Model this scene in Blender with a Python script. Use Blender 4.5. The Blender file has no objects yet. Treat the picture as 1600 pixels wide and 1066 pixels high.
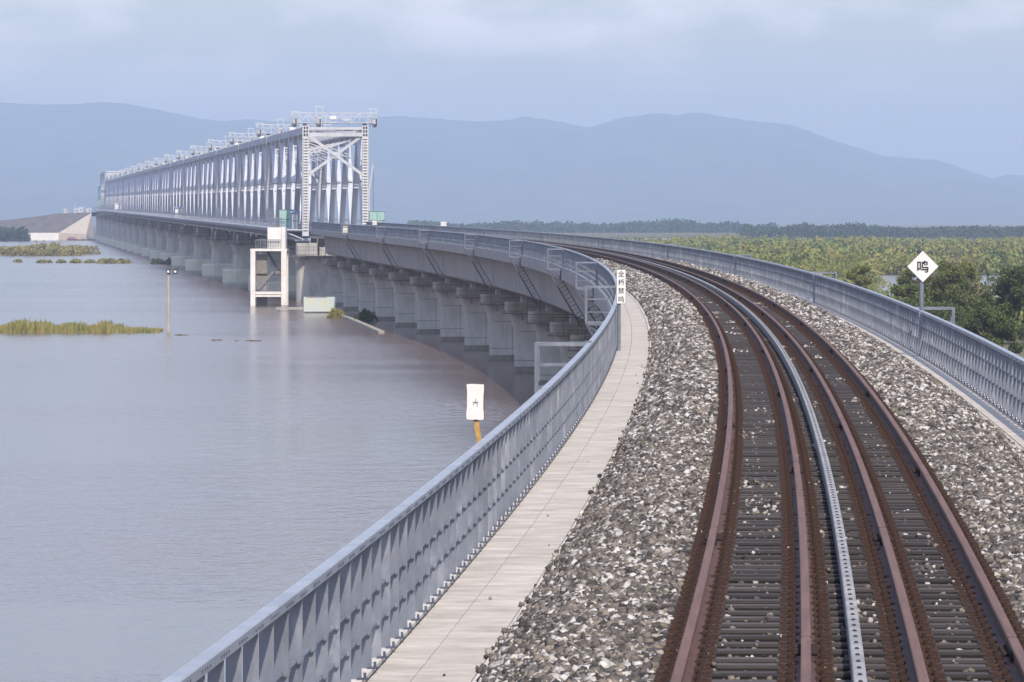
import bpy, math, random
import numpy as np
from mathutils import Vector, Matrix
R = math.radians
random.seed(7); rng = np.random.default_rng(7)
SC = bpy.context.scene
COL = SC.collection

# ------------------------------------------------------------------ camera
F, HY, CZ = 8000.0, 340.5, 3.16          # focal length in photo pixels, horizon row, height above the rail
cd = bpy.data.cameras.new('camera'); cam = bpy.data.objects.new('camera', cd); COL.objects.link(cam)
cam.location = (0, 0, CZ); cam.rotation_euler = (R(90), 0, 0)
cd.sensor_width = 36; cd.lens = F/1600*36; cd.shift_y = -(533-HY)/1600
cd.clip_start = 0.5; cd.clip_end = 120000
SC.camera = cam
# ------------------------------------------------------------------ light
SUN_AZ, SUN_EL = 169, 43                 # from behind the camera, to its right
SUN_STRENGTH, SKY_STRENGTH, HAZE = 3.7, 0.145, 1.15e-4
sl = bpy.data.lights.new('sun', 'SUN'); sun = bpy.data.objects.new('sun', sl); COL.objects.link(sun)
sl.energy = SUN_STRENGTH; sl.angle = R(0.9); sl.color = (1, .88, .74)
sun.rotation_euler = (R(90-SUN_EL), 0, R(180-SUN_AZ))
sun.location = (200, -300, 300)
W = bpy.data.worlds.new('World'); SC.world = W; W.use_nodes = True
nt = W.node_tree; bg = nt.nodes['Background']
sky = nt.nodes.new('ShaderNodeTexSky'); sky.sky_type = 'NISHITA'; sky.sun_disc = False
sky.sun_elevation = R(SUN_EL); sky.sun_rotation = R(SUN_AZ); sky.dust_density = 1.4; sky.air_density = 1.5; sky.ozone_density = 2.0
tc = nt.nodes.new('ShaderNodeTexCoord'); mp = nt.nodes.new('ShaderNodeMapping'); mp.inputs['Scale'].default_value = (16, 16, 42)
nz = nt.nodes.new('ShaderNodeTexNoise'); nz.inputs['Scale'].default_value = 1.7; nz.inputs['Detail'].default_value = 7; nz.inputs['Roughness'].default_value = .52
cr = nt.nodes.new('ShaderNodeValToRGB'); cr.color_ramp.elements[0].position = .44; cr.color_ramp.elements[1].position = .66
sep = nt.nodes.new('ShaderNodeSeparateXYZ'); mr = nt.nodes.new('ShaderNodeMapRange')
mr.inputs['From Min'].default_value = .020; mr.inputs['From Max'].default_value = .038; mr.inputs['To Max'].default_value = .52
mu = nt.nodes.new('ShaderNodeMath'); mu.operation = 'MULTIPLY'
tint = nt.nodes.new('ShaderNodeMix'); tint.data_type = 'RGBA'; tint.blend_type = 'MULTIPLY'; tint.inputs['Factor'].default_value = 1
tint.inputs[7].default_value = (.69, .785, 1.06, 1)
cm = nt.nodes.new('ShaderNodeMix'); cm.data_type = 'RGBA'; cm.inputs[7].default_value = (8.0, 7.4, 7.6, 1)
L = nt.links.new
L(tc.outputs['Generated'], mp.inputs['Vector']); L(mp.outputs[0], nz.inputs['Vector']); L(nz.outputs[0], cr.inputs[0])
L(tc.outputs['Generated'], sep.inputs[0]); L(sep.outputs['Z'], mr.inputs['Value']); L(cr.outputs[0], mu.inputs[0]); L(mr.outputs[0], mu.inputs[1])
L(sky.outputs[0], tint.inputs[6]); L(tint.outputs[2], cm.inputs[6]); L(mu.outputs[0], cm.inputs[0]); L(cm.outputs[2], bg.inputs['Color'])
bg.inputs['Strength'].default_value = SKY_STRENGTH
vs = SC.view_settings; vs.view_transform = 'Standard'; vs.look = 'None'; vs.exposure = 0.36; vs.gamma = 1; vs.use_curve_mapping = False
cy = SC.cycles; cy.use_denoising = True; cy.max_bounces = 6; cy.volume_bounces = 1; cy.transparent_max_bounces = 6
cy.use_adaptive_sampling = True; cy.adaptive_threshold = .015; cy.caustics_reflective = False; cy.caustics_refractive = False

# ------------------------------------------------------------------ helpers
def lin(h):
    h = h.lstrip('#'); c = [int(h[i:i+2], 16)/255 for i in (0, 2, 4)]
    return tuple(((x+.055)/1.055)**2.4 if x > .04045 else x/12.92 for x in c)+(1,)
MATS = {}
def mat(name, c1, c2=None, rough=.7, metal=0, scale=2.0, detail=5, bump=0, bscale=None, attr=None, sc3=(1, 1, 1), c3=None, spec=.5, lo=.35, hi=.65, trans=0):
    m = bpy.data.materials.new(name); MATS[name] = m; m.use_nodes = True; n = m.node_tree; b = n.nodes['Principled BSDF']
    b.inputs['Roughness'].default_value = rough; b.inputs['Metallic'].default_value = metal; b.inputs['Specular IOR Level'].default_value = spec
    t = n.nodes.new('ShaderNodeTexCoord'); src = t.outputs['Object']
    if attr == 'pv':
        a = n.nodes.new('ShaderNodeAttribute'); a.attribute_name = 'pv'; src = a.outputs['Vector']
    mpn = n.nodes.new('ShaderNodeMapping'); mpn.inputs['Scale'].default_value = sc3; n.links.new(src, mpn.inputs['Vector']); src = mpn.outputs[0]
    if c2:
        z = n.nodes.new('ShaderNodeTexNoise'); z.inputs['Scale'].default_value = scale; z.inputs['Detail'].default_value = detail; z.inputs['Roughness'].default_value = .65
        n.links.new(src, z.inputs['Vector'])
        fac = z.outputs[0]
        if attr == 'val':
            a = n.nodes.new('ShaderNodeAttribute'); a.attribute_name = 'val'; fac = a.outputs['Fac']
        r = n.nodes.new('ShaderNodeValToRGB'); r.color_ramp.elements[0].color = c1; r.color_ramp.elements[1].color = c2
        r.color_ramp.elements[0].position = lo; r.color_ramp.elements[1].position = hi
        if c3:
            e = r.color_ramp.elements.new((lo+hi)/2); e.color = c3
        n.links.new(fac, r.inputs[0]); n.links.new(r.outputs[0], b.inputs['Base Color'])
    else:
        b.inputs['Base Color'].default_value = c1
    if bump:
        z2 = n.nodes.new('ShaderNodeTexNoise'); z2.inputs['Scale'].default_value = bscale or scale*4; z2.inputs['Detail'].default_value = 6
        n.links.new(src, z2.inputs['Vector']); bp = n.nodes.new('ShaderNodeBump'); bp.inputs['Strength'].default_value = bump; bp.inputs['Distance'].default_value = .02
        n.links.new(z2.outputs[0], bp.inputs['Height']); n.links.new(bp.outputs[0], b.inputs['Normal'])
    return m
def tag(o, label=None, cat=None, group=None, kind=None):
    if label: o['label'] = label
    if cat: o['category'] = cat
    if group: o['group'] = group
    if kind: o['kind'] = kind
    return o
def empty(name, loc=(0, 0, 0), rz=0, rx=0):
    o = bpy.data.objects.new(name, None); COL.objects.link(o); o.location = loc; o.rotation_euler = (rx, 0, rz); o.empty_display_size = .3
    return o
def kids(o): return [c for c in COL.objects if c.parent == o]
TREE = {}
def copy_tree(root, loc=None, rot=None, scale=None):
    def rec(o, parent):
        c = o.copy(); COL.objects.link(c); c.parent = parent
        TREE.setdefault(c.name, [])
        for ch in TREE.get(o.name, []):
            cc = rec(ch, c); TREE[c.name].append(cc)
        return c
    r = rec(root, None)
    if loc is not None: r.location = loc
    if rot is not None: r.rotation_euler = rot
    if scale is not None: r.scale = scale
    return r
def link(name, me, m, parent=None, smooth=False):
    o = bpy.data.objects.new(name, me); COL.objects.link(o)
    if m: me.materials.append(m)
    if parent:
        o.parent = parent; TREE.setdefault(parent.name, []).append(o)
    if smooth: me.shade_smooth()
    return o
class MB:
    def __init__(s): s.V = []; s.Fc = []; s.A = []
    def add(s, V, Fs, A=None):
        n = len(s.V); s.V += [tuple(v) for v in V]; s.Fc += [tuple(i+n for i in f) for f in Fs]
        s.A += (A if A else [tuple(v) for v in V])
    def box(s, c, d, rz=0, bev=0):
        x, y, z = d[0]/2, d[1]/2, d[2]/2; M = Matrix.Rotation(rz, 3, 'Z')
        V = [Vector(c)+M@Vector((a*x, b*y, e*z)) for e in (-1, 1) for a, b in ((-1, -1), (1, -1), (1, 1), (-1, 1))]
        s.add(V, [(3, 2, 1, 0), (4, 5, 6, 7), (0, 1, 5, 4), (1, 2, 6, 5), (2, 3, 7, 6), (3, 0, 4, 7)])
    def bar(s, p, q, w, h=None, up=(0, 0, 1)):
        h = h or w; p = Vector(p); q = Vector(q); d = (q-p).normalized(); u = Vector(up)
        if abs(d.dot(u)) > .99: u = Vector((0, 1, 0))
        a = d.cross(u).normalized(); b = a.cross(d)
        V = [e+a*(i*w/2)+b*(j*h/2) for e in (p, q) for i, j in ((-1, -1), (1, -1), (1, 1), (-1, 1))]
        s.add(V, [(3, 2, 1, 0), (4, 5, 6, 7), (0, 1, 5, 4), (1, 2, 6, 5), (2, 3, 7, 6), (3, 0, 4, 7)])
    def tube(s, p, q, r, n=8, r2=None):
        p = Vector(p); q = Vector(q); d = (q-p).normalized(); u = Vector((0, 0, 1)) if abs(d.z) < .95 else Vector((1, 0, 0))
        a = d.cross(u).normalized(); b = a.cross(d); r2 = r if r2 is None else r2
        V = [e+(a*math.cos(t)+b*math.sin(t))*rr for e, rr in ((p, r), (q, r2)) for t in [2*math.pi*i/n for i in range(n)]]
        s.add(V, [(i, (i+1) % n, n+(i+1) % n, n+i) for i in range(n)]+[tuple(range(n))[::-1], tuple(range(n, 2*n))])
    def prism(s, poly, z0, z1, poly2=None):
        n = len(poly); p2 = poly2 or poly
        s.add([(x, y, z0) for x, y in poly]+[(x, y, z1) for x, y in p2], [(i, (i+1) % n, n+(i+1) % n, n+i) for i in range(n)]+[tuple(range(n))[::-1], tuple(range(n, 2*n))])
    def loft(s, rings):
        n = len(rings[0]); V = [v for r in rings for v in r]; Fs = []
        for k in range(len(rings)-1):
            Fs += [(k*n+i, k*n+(i+1) % n, (k+1)*n+(i+1) % n, (k+1)*n+i) for i in range(n)]
        Fs += [tuple(range(n))[::-1], tuple(range((len(rings)-1)*n, len(rings)*n))]
        s.add(V, Fs)
    def sweep(s, prof, Ys, closed=True):     # profile of (offset from the left railing, height over the rail) run along the track
        V = []; A = []; n = len(prof)
        for Y in Ys:
            for o, z in prof: V.append(tp(Y, o, z)); A.append((o, Y, z))
        Fs = []
        m = n if closed else n-1
        for k in range(len(Ys)-1):
            Fs += [(k*n+i, k*n+(i+1) % n, (k+1)*n+(i+1) % n, (k+1)*n+i) for i in range(m)]
        if closed: Fs += [tuple(range(n)), tuple(range((len(Ys)-1)*n, len(Ys)*n))[::-1]]
        s.add(V, Fs, A)
    def mesh(s, name):
        me = bpy.data.meshes.new(name); me.from_pydata(s.V, [], s.Fc); me.update()
        a = me.attributes.new('pv', 'FLOAT_VECTOR', 'POINT'); a.data.foreach_set('vector', np.array(s.A, dtype=np.float32).ravel())
        return me
    def build(s, name, m, parent=None, rel=None, smooth=False):
        if rel is not None: s.V = [(v[0]-rel[0], v[1]-rel[1], v[2]-rel[2]) for v in s.V]
        return link(name, s.mesh(name), m, parent, smooth)
def fast_mesh(name, V, nper, Fl, val=None):
    # V (N*nper,3), Fl faces per item (quads) as (k,4)
    N = len(V)//nper; Fa = (np.array(Fl)[None]+(np.arange(N)*nper)[:, None, None]).reshape(-1, 4)
    me = bpy.data.meshes.new(name); me.vertices.add(len(V)); me.vertices.foreach_set('co', V.astype(np.float32).ravel())
    me.loops.add(Fa.size); me.loops.foreach_set('vertex_index', Fa.astype(np.int32).ravel())
    me.polygons.add(len(Fa)); me.polygons.foreach_set('loop_start', np.arange(0, Fa.size, 4, dtype=np.int32))
    me.update(calc_edges=True)
    if val is not None:
        a = me.attributes.new('val', 'FLOAT', 'POINT'); a.data.foreach_set('value', np.repeat(val, nper).astype(np.float32))
    return me
def quad_cloud(name, C, size, val, m, parent=None, flat=0.0, asp=1.0, rel=(0, 0, 0)):
    N = len(C); a = rng.normal(size=(N, 3)); a /= np.linalg.norm(a, axis=1)[:, None]
    b = rng.normal(size=(N, 3)); b -= (b*a).sum(1)[:, None]*a; b /= np.linalg.norm(b, axis=1)[:, None]
    s = np.asarray(size).reshape(-1, 1)*np.ones((N, 1)); a = a*s*.5; b = b*s*.5*asp
    C = C-np.array(rel)
    V = np.stack([C-a, C-b*.8, C+a, C+b*.8], 1).reshape(-1, 3)
    return link(name, fast_mesh(name, V, 4, [(0, 1, 2, 3)], val), m, parent)
def P(px, py, d): return Vector(((px-800)*d/F, d, CZ-(py-HY)*d/F))
WZ = CZ-11.75                              # water level
def dw(py, z=WZ): return (CZ-z)*F/(py-HY)    # distance of a point at height z seen on row py
ORD = ['nearest', 'second', 'third', 'fourth', 'fifth', 'sixth', 'seventh', 'eighth', 'ninth', 'tenth', 'eleventh', 'twelfth', 'thirteenth', 'fourteenth', 'fifteenth', 'sixteenth', 'seventeenth', 'eighteenth', 'nineteenth', 'twentieth']

# ------------------------------------------------------------------ track geometry: plan of the left railing
G = .003                                     # the line climbs gently
_kY = np.array([-40, 20, 60, 100, 150, 200, 250, 300, 358, 424, 489, 554, 620, 718, 790, 860.])
_kX = np.array([-6.6, -2.35, -.13, 1.62, 3.12, 3.82, 3.72, 2.88, .85, -2.95, -7.9, -13.7, -19.7, -28.4, -35.28, -41.96])
_kX[1:12] += .04
def _nat(x, y):
    n = len(x); h = np.diff(x); A = np.zeros((n, n)); b = np.zeros(n); A[0, 0] = A[-1, -1] = 1
    for i in range(1, n-1):
        A[i, i-1] = h[i-1]; A[i, i] = 2*(h[i-1]+h[i]); A[i, i+1] = h[i]; b[i] = 6*((y[i+1]-y[i])/h[i]-(y[i]-y[i-1])/h[i-1])
    return np.linalg.solve(A, b)
_M = _nat(_kX*0+_kY, _kX)
_tY = np.arange(-30, 850, 1.0); _tX = []
for t in _tY:
    i = min(max(np.searchsorted(_kY, t)-1, 0), len(_kY)-2); h = _kY[i+1]-_kY[i]; a = (_kY[i+1]-t)/h; b = (t-_kY[i])/h
    _tX.append(a*_kX[i]+b*_kX[i+1]+((a**3-a)*_M[i]+(b**3-b)*_M[i+1])*h*h/6)
_tX = np.array(_tX)
for _ in range(3):
    k = np.ones(41)/41; pad = np.concatenate([_tX[0]+(np.arange(-20, 0))*(_tX[1]-_tX[0]), _tX, _tX[-1]+np.arange(1, 21)*(_tX[-1]-_tX[-2])]); _tX = np.convolve(pad, k, 'valid')
_tS = np.gradient(_tX, _tY)
def XF(Y): return float(np.interp(Y, _tY, _tX))
def SF(Y): return float(np.interp(Y, _tY, _tS))
def tp(Y, o, z):
    s = SF(Y); n = math.sqrt(1+s*s)
    return (XF(Y)+o/n, Y-o*s/n, G*Y+z)
def frot(Y): return -math.atan(SF(Y))
def yr(a, b, near=1.0, far=5.0, sw=130):
    r = []; y = a
    while y < b: r.append(y); y += near if y < sw else far
    return r+[b]
Y0, Y1 = 14.0, 711.0
ZW = -.58                                    # walkway level under the rail

# ------------------------------------------------------------------ materials
M_conc = mat('concrete', lin('#b3b0a9'), lin('#8d8a85'), .85, scale=1.1, detail=10, attr='pv', sc3=(1, 1.1, .25), lo=.3, hi=.7, bump=.2, bscale=6)
M_conc2 = mat('pier_concrete', lin('#c6c2b8'), lin('#96928b'), .9, scale=.9, detail=10, bump=.2, bscale=4, sc3=(1.2, 1.2, .35), lo=.3, hi=.72)
M_green = mat('footing_concrete', lin('#d6d3bd'), lin('#bfbda9'), .9, scale=.4, detail=8)
M_cap = mat('cap_concrete', lin('#a8a290'), lin('#8f8a7e'), .9, scale=.7, detail=8)
M_white = mat('white_paint', lin('#e4e1da'), lin('#cfccc5'), .7, scale=.6, detail=8)
M_zinc = mat('galvanised_steel', lin('#666c75'), lin('#999da4'), .55, metal=.2, scale=2.6, detail=12, lo=.36, hi=.72, sc3=(1, 1, .5), c3=lin('#767c86'))
M_hand = mat('handrail_zinc', lin('#92989f'), lin('#a8adb3'), .5, metal=.15, scale=2.5, detail=9)
M_zinc_d = mat('dull_steel', lin('#5b6270'), lin('#4a505c'), .6, metal=.3, scale=3)
M_steel = mat('truss_paint', lin('#bfc2c8'), lin('#abafb6'), .55, scale=.3, detail=8)
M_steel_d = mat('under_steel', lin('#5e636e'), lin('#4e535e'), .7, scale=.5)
M_wht = mat('white_steel', lin('#bfc1c4'), lin('#abaeb2'), .5, scale=1)
M_rail_side = mat('rusty_rail', lin('#4f3a35'), lin('#68493c'), .75, metal=.1, scale=3, detail=8, attr='pv', sc3=(4, .6, 4), bump=.2, bscale=20)
M_rail_head = mat('rail_head', lin('#634839'), lin('#79594a'), .62, metal=0, spec=.3, scale=2, detail=8, attr='pv', sc3=(8, .3, 1))
M_rust = mat('rust', lin('#2e201b'), lin('#4a3226'), .9, scale=14, detail=6, bump=.4, bscale=40)
M_sleep = mat('sleeper', lin('#3c3735'), lin('#5a5350'), .9, scale=3, detail=9, sc3=(.6, 6, 3), bump=.6, bscale=12)
def _sleeper():
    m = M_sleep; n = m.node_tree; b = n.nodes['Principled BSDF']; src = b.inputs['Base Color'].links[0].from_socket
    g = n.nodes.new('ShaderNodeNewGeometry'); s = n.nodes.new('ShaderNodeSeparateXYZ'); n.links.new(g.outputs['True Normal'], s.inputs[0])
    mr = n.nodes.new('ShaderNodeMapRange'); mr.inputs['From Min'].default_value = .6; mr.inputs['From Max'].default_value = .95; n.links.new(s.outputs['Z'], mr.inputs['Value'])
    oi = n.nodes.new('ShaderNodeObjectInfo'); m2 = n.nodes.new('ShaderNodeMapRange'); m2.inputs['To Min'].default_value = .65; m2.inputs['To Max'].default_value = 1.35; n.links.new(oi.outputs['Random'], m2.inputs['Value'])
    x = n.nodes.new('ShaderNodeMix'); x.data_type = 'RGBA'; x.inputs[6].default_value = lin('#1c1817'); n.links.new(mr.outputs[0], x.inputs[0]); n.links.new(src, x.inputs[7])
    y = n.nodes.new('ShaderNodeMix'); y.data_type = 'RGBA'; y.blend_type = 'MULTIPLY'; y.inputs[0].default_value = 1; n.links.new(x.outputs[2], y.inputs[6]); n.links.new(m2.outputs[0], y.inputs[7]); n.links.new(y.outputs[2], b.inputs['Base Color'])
_sleeper()
M_trough = mat('trough_paint', lin('#a3a19d'), lin('#82817f'), .65, metal=0, scale=3)
M_hole = mat('dark_hole', lin('#2c211d'), None, .9)
M_black = mat('black_paint', lin('#23232a'), None, .6)
M_sign = mat('sign_white', lin('#dddbd6'), lin('#cfccc6'), .6, scale=5)
M_rustsign = mat('rust_edge', lin('#5c3526'), lin('#70452f'), .9, scale=20)
M_orange = mat('ochre_paint', lin('#b8924e'), lin('#96743e'), .7, scale=12)
M_fade = mat('faded_ink', lin('#8d8d90'), None, .8)
M_mint = mat('green_mesh', lin('#6fb8a2'), lin('#5aa48f'), .8, scale=2)
M_paleg = mat('pale_green_paint', lin('#bcd0c0'), lin('#a3bba8'), .7, scale=.3)
M_blue = mat('blue_roof', lin('#8a9cc0'), None, .6)
M_trunk = mat('bark', lin('#5d5348'), lin('#8a7f70'), .9, scale=6)

def leafmat(name, cols, rough=.75):
    m = bpy.data.materials.new(name); m.use_nodes = True; n = m.node_tree; b = n.nodes['Principled BSDF']
    b.inputs['Roughness'].default_value = rough; b.inputs['Specular IOR Level'].default_value = .25
    a = n.nodes.new('ShaderNodeAttribute'); a.attribute_name = 'val'; r = n.nodes.new('ShaderNodeValToRGB')
    e = r.color_ramp.elements
    e[0].position = 0; e[0].color = cols[0]; e[1].position = 1; e[1].color = cols[-1]
    for i, c in enumerate(cols[1:-1]):
        x = e.new((i+1)/(len(cols)-1)); x.color = c
    n.links.new(a.outputs['Fac'], r.inputs[0]); n.links.new(r.outputs[0], b.inputs['Base Color'])
    t = n.nodes.new('ShaderNodeBsdfTranslucent'); mx = n.nodes.new('ShaderNodeMixShader'); mx.inputs[0].default_value = .25
    n.links.new(r.outputs[0], t.inputs['Color']); n.links.new(b.outputs[0], mx.inputs[1]); n.links.new(t.outputs[0], mx.inputs[2])
    n.links.new(mx.outputs[0], n.nodes['Material Output'].inputs['Surface'])
    return m
M_bush = leafmat('willow_leaves', [lin('#3f4c30'), lin('#637040'), lin('#7f8648'), lin('#96904c'), lin('#94805a')])
M_leafd = leafmat('dark_leaves', [lin('#3e4a2d'), lin('#5f6a39'), lin('#85844a'), lin('#a09556')])
M_reed = leafmat('reed_blades', [lin('#55603a'), lin('#7a7d45'), lin('#9b9258'), lin('#a08a5c')])
M_far = leafmat('far_leaves', [lin('#2c3c2a'), lin('#425238'), lin('#5c6640')])
M_stone = leafmat('crushed_stone', [lin('#413e3c'), lin('#5a5651'), lin('#6e6963'), lin('#827a6f'), lin('#9a8f82'), lin('#c2bdb4'), lin('#dedad2')], .85)

# ------------------------------------------------------------------ water, land
def water_mat():
    m = bpy.data.materials.new('muddy_water'); m.use_nodes = True; n = m.node_tree; b = n.nodes['Principled BSDF']
    b.inputs['Roughness'].default_value = .14; b.inputs['IOR'].default_value = 1.2
    g = n.nodes.new('ShaderNodeNewGeometry'); mp = n.nodes.new('ShaderNodeMapping'); mp.inputs['Scale'].default_value = (.9, .38, 1)
    n.links.new(g.outputs['Position'], mp.inputs['Vector'])
    w = n.nodes.new('ShaderNodeTexNoise'); w.inputs['Scale'].default_value = 1.1; w.inputs['Detail'].default_value = 4; w.inputs['Roughness'].default_value = .6
    n.links.new(mp.outputs[0], w.inputs['Vector'])
    mp2 = n.nodes.new('ShaderNodeMapping'); mp2.inputs['Scale'].default_value = (.006, .022, 1); n.links.new(g.outputs['Position'], mp2.inputs['Vector'])
    w2 = n.nodes.new('ShaderNodeTexNoise'); w2.inputs['Scale'].default_value = 1.0; w2.inputs['Detail'].default_value = 3; w2.inputs['Distortion'].default_value = .6; n.links.new(mp2.outputs[0], w2.inputs['Vector'])
    mr = n.nodes.new('ShaderNodeMapRange'); mr.inputs['From Min'].default_value = .42; mr.inputs['From Max'].default_value = .60; mr.inputs['To Min'].default_value = .05; mr.inputs['To Max'].default_value = .24
    n.links.new(w2.outputs[0], mr.inputs['Value'])
    bp = n.nodes.new('ShaderNodeBump'); bp.inputs['Distance'].default_value = 1.0
    n.links.new(mr.outputs[0], bp.inputs['Strength']); n.links.new(w.outputs[0], bp.inputs['Height']); n.links.new(bp.outputs[0], b.inputs['Normal'])
    r = n.nodes.new('ShaderNodeValToRGB'); r.color_ramp.elements[0].color = lin('#63534d'); r.color_ramp.elements[1].color = lin('#73615a'); r.color_ramp.elements[0].position = .4; r.color_ramp.elements[1].position = .6
    n.links.new(w2.outputs[0], r.inputs[0]); n.links.new(r.outputs[0], b.inputs['Base Color'])
    return m
m = MB(); m.add([(-45000, -2000, WZ), (45000, -2000, WZ), (45000, 60000, WZ), (-45000, 60000, WZ)], [(0, 1, 2, 3)])
tag(m.build('river_water', water_mat()), kind='structure')
M_land = mat('damp_ground', lin('#4d4a33'), lin('#6a6442'), .95, scale=.05, detail=8)
def sheet(name, pts, z, m_=M_land, kind='structure'):
    b = MB(); b.add([(x, y, z) for x, y in pts], [tuple(range(len(pts)))]); return tag(b.build(name, m_), kind=kind)
X = lambda px, d: (px-800)*d/F
sheet('floodplain', [(X(845, 520)+26, 300), (120, 300), (X(1352, 640), 640), (X(1352, 1060), 1060), (900, 1060), (1600, 2150), (X(700, 2150), 2150), (X(860, 1500), 1500), (X(960, 800), 800)], WZ+.12)
sheet('far_plain', [(-9000, 2930), (9000, 2930), (14000, 14000), (-14000, 14000)], WZ+.3)
# mountains: one hazy range far behind the plain
out = [(-2400, 255), (-1800, 215), (-1200, 240), (-700, 205), (-300, 176), (0, 160), (60, 163), (110, 163), (165, 159.5), (205, 163), (250, 172), (300, 183), (345, 190), (372, 187.5), (395, 186), (430, 190), (500, 188), (560, 184), (590, 182.5), (620, 181), (660, 184), (700, 187), (740, 190), (775, 189), (800, 186), (820, 181.5), (840, 185), (880, 191), (918, 200), (945, 192), (970, 184), (1000, 180), (1030, 176), (1055, 180.5), (1087, 175), (1115, 180), (1160, 187), (1230, 194), (1260, 203), (1300, 219), (1330, 228), (1380, 243), (1440, 249), (1465, 250), (1500, 262), (1550, 279), (1575, 272), (1600, 275), (1700, 290), (2000, 262), (2600, 290), (3400, 265)]
ox = np.array([p[0] for p in out]); oy = np.array([p[1] for p in out]); DM = 14000.
def vnoise(x, y, seed):
    r = np.random.default_rng(seed); T = r.random((64, 64)); xi = np.floor(x).astype(int); yi = np.floor(y).astype(int); u = x-xi; v = y-yi; u = u*u*(3-2*u); v = v*v*(3-2*v)
    g = lambda a, b: T[a % 64, b % 64]
    return (g(xi, yi)*(1-u)+g(xi+1, yi)*u)*(1-v)+(g(xi, yi+1)*(1-u)+g(xi+1, yi+1)*u)*v
px = np.arange(-2400, 3401, 8.); ridge = CZ+(HY-np.interp(px, ox, oy))*DM/F
ts = np.concatenate([np.linspace(-1, 0, 26), np.linspace(0, 1, 10)[1:]])
PX, TS = np.meshgrid(px, ts); RG = np.broadcast_to(ridge, PX.shape)
fall = np.where(TS < 0, (1+TS)**1.35, (1-TS)**1.2)
nse = sum(vnoise(PX/60*2**k, TS*5*2**k+3, 5+k)*.5**k for k in range(5))-.95
Z = WZ+(RG-WZ)*np.clip(fall+nse*.30*np.minimum(1, -TS*3)*(TS < 0)*fall**.5, 0, .97+.03*(TS == 0))+(vnoise(PX/3., TS*60, 40)-.5)*3
YY = DM+np.where(TS < 0, TS*3800, TS*2500); XX = (PX-800)*DM/F
V = np.stack([XX, YY, Z], -1).reshape(-1, 3); nx_, ny_ = PX.shape[1], PX.shape[0]
me = bpy.data.meshes.new('mountains'); me.from_pydata(V.tolist(), [], [(j*nx_+i, j*nx_+i+1, (j+1)*nx_+i+1, (j+1)*nx_+i) for j in range(ny_-1) for i in range(nx_-1)])
tag(link('mountains', me, mat('forested_hills', lin('#2f3f33'), lin('#4a5640'), .95, scale=.004, detail=10), smooth=True), kind='structure')

# ------------------------------------------------------------------ viaduct deck
via = empty('railway_viaduct', (0, 0, 0)); tag(via, 'long grey concrete viaduct deck carrying the curved track over the river', 'viaduct')
def pave_mat():
    m = mat('paving', lin('#a59d8f'), lin('#cdc5b7'), .9, scale=1.3, detail=8, attr='pv', sc3=(1.6, 2.2, 1), bump=.15, bscale=18, lo=.3, hi=.7)
    n = m.node_tree; b = n.nodes['Principled BSDF']; src = b.inputs['Base Color'].links[0].from_socket
    a = n.nodes.new('ShaderNodeAttribute'); a.attribute_name = 'pv'; s = n.nodes.new('ShaderNodeSeparateXYZ'); n.links.new(a.outputs['Vector'], s.inputs[0])
    # slab courses 0.5 m long: a seam at each end and a tone of its own
    d = n.nodes.new('ShaderNodeMath'); d.operation = 'MULTIPLY'; d.inputs[1].default_value = 2.0; n.links.new(s.outputs['Y'], d.inputs[0])
    fr = n.nodes.new('ShaderNodeMath'); fr.operation = 'FRACT'; n.links.new(d.outputs[0], fr.inputs[0])
    lt = n.nodes.new('ShaderNodeMath'); lt.operation = 'LESS_THAN'; lt.inputs[1].default_value = .035; n.links.new(fr.outputs[0], lt.inputs[0])
    fl = n.nodes.new('ShaderNodeMath'); fl.operation = 'FLOOR'; n.links.new(d.outputs[0], fl.inputs[0])
    sd = n.nodes.new('ShaderNodeMath'); sd.operation = 'GREATER_THAN'; sd.inputs[1].default_value = .418; n.links.new(s.outputs['X'], sd.inputs[0])
    cx = n.nodes.new('ShaderNodeCombineXYZ'); n.links.new(fl.outputs[0], cx.inputs[0]); n.links.new(sd.outputs[0], cx.inputs[1])
    wn = n.nodes.new('ShaderNodeTexWhiteNoise'); wn.noise_dimensions = '2D'; n.links.new(cx.outputs[0], wn.inputs['Vector'])
    mr = n.nodes.new('ShaderNodeMapRange'); mr.inputs['To Min'].default_value = .92; mr.inputs['To Max'].default_value = 1.05; n.links.new(wn.outputs['Value'], mr.inputs['Value'])
    mm = n.nodes.new('ShaderNodeMix'); mm.data_type = 'RGBA'; mm.blend_type = 'MULTIPLY'; mm.inputs[0].default_value = 1; n.links.new(src, mm.inputs[6]); n.links.new(mr.outputs[0], mm.inputs[7])
    m2 = n.nodes.new('ShaderNodeMix'); m2.data_type = 'RGBA'; m2.inputs[7].default_value = lin('#7d756a')
    ml = n.nodes.new('ShaderNodeMath'); ml.operation = 'MULTIPLY'; ml.inputs[1].default_value = .38; n.links.new(lt.outputs[0], ml.inputs[0])
    n.links.new(ml.outputs[0], m2.inputs[0]); n.links.new(mm.outputs[2], m2.inputs[6]); n.links.new(m2.outputs[2], b.inputs['Base Color'])
    return m
M_pave = pave_mat()
YS = yr(Y0, Y1)
m = MB()
m.sweep([(-.22, ZW-.02), (-.22, -1.25), (.9, -1.45), (6.65, -1.45), (7.77, -1.25), (7.77, ZW-.02), (7.55, ZW-.02), (7.5, -.75), (.06, -.75), (0.06, ZW-.02)], YS)
m.build('deck_slab', M_conc, via)
m = MB(); m.sweep([(.075, -.75), (.075, ZW), (.41, ZW), (.41, -.75)], YS); m.sweep([(.418, -.75), (.418, ZW+.004), (.885, ZW+.004), (.892, -.75)], YS); m.build('walkway_paving', M_pave, via)
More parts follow.
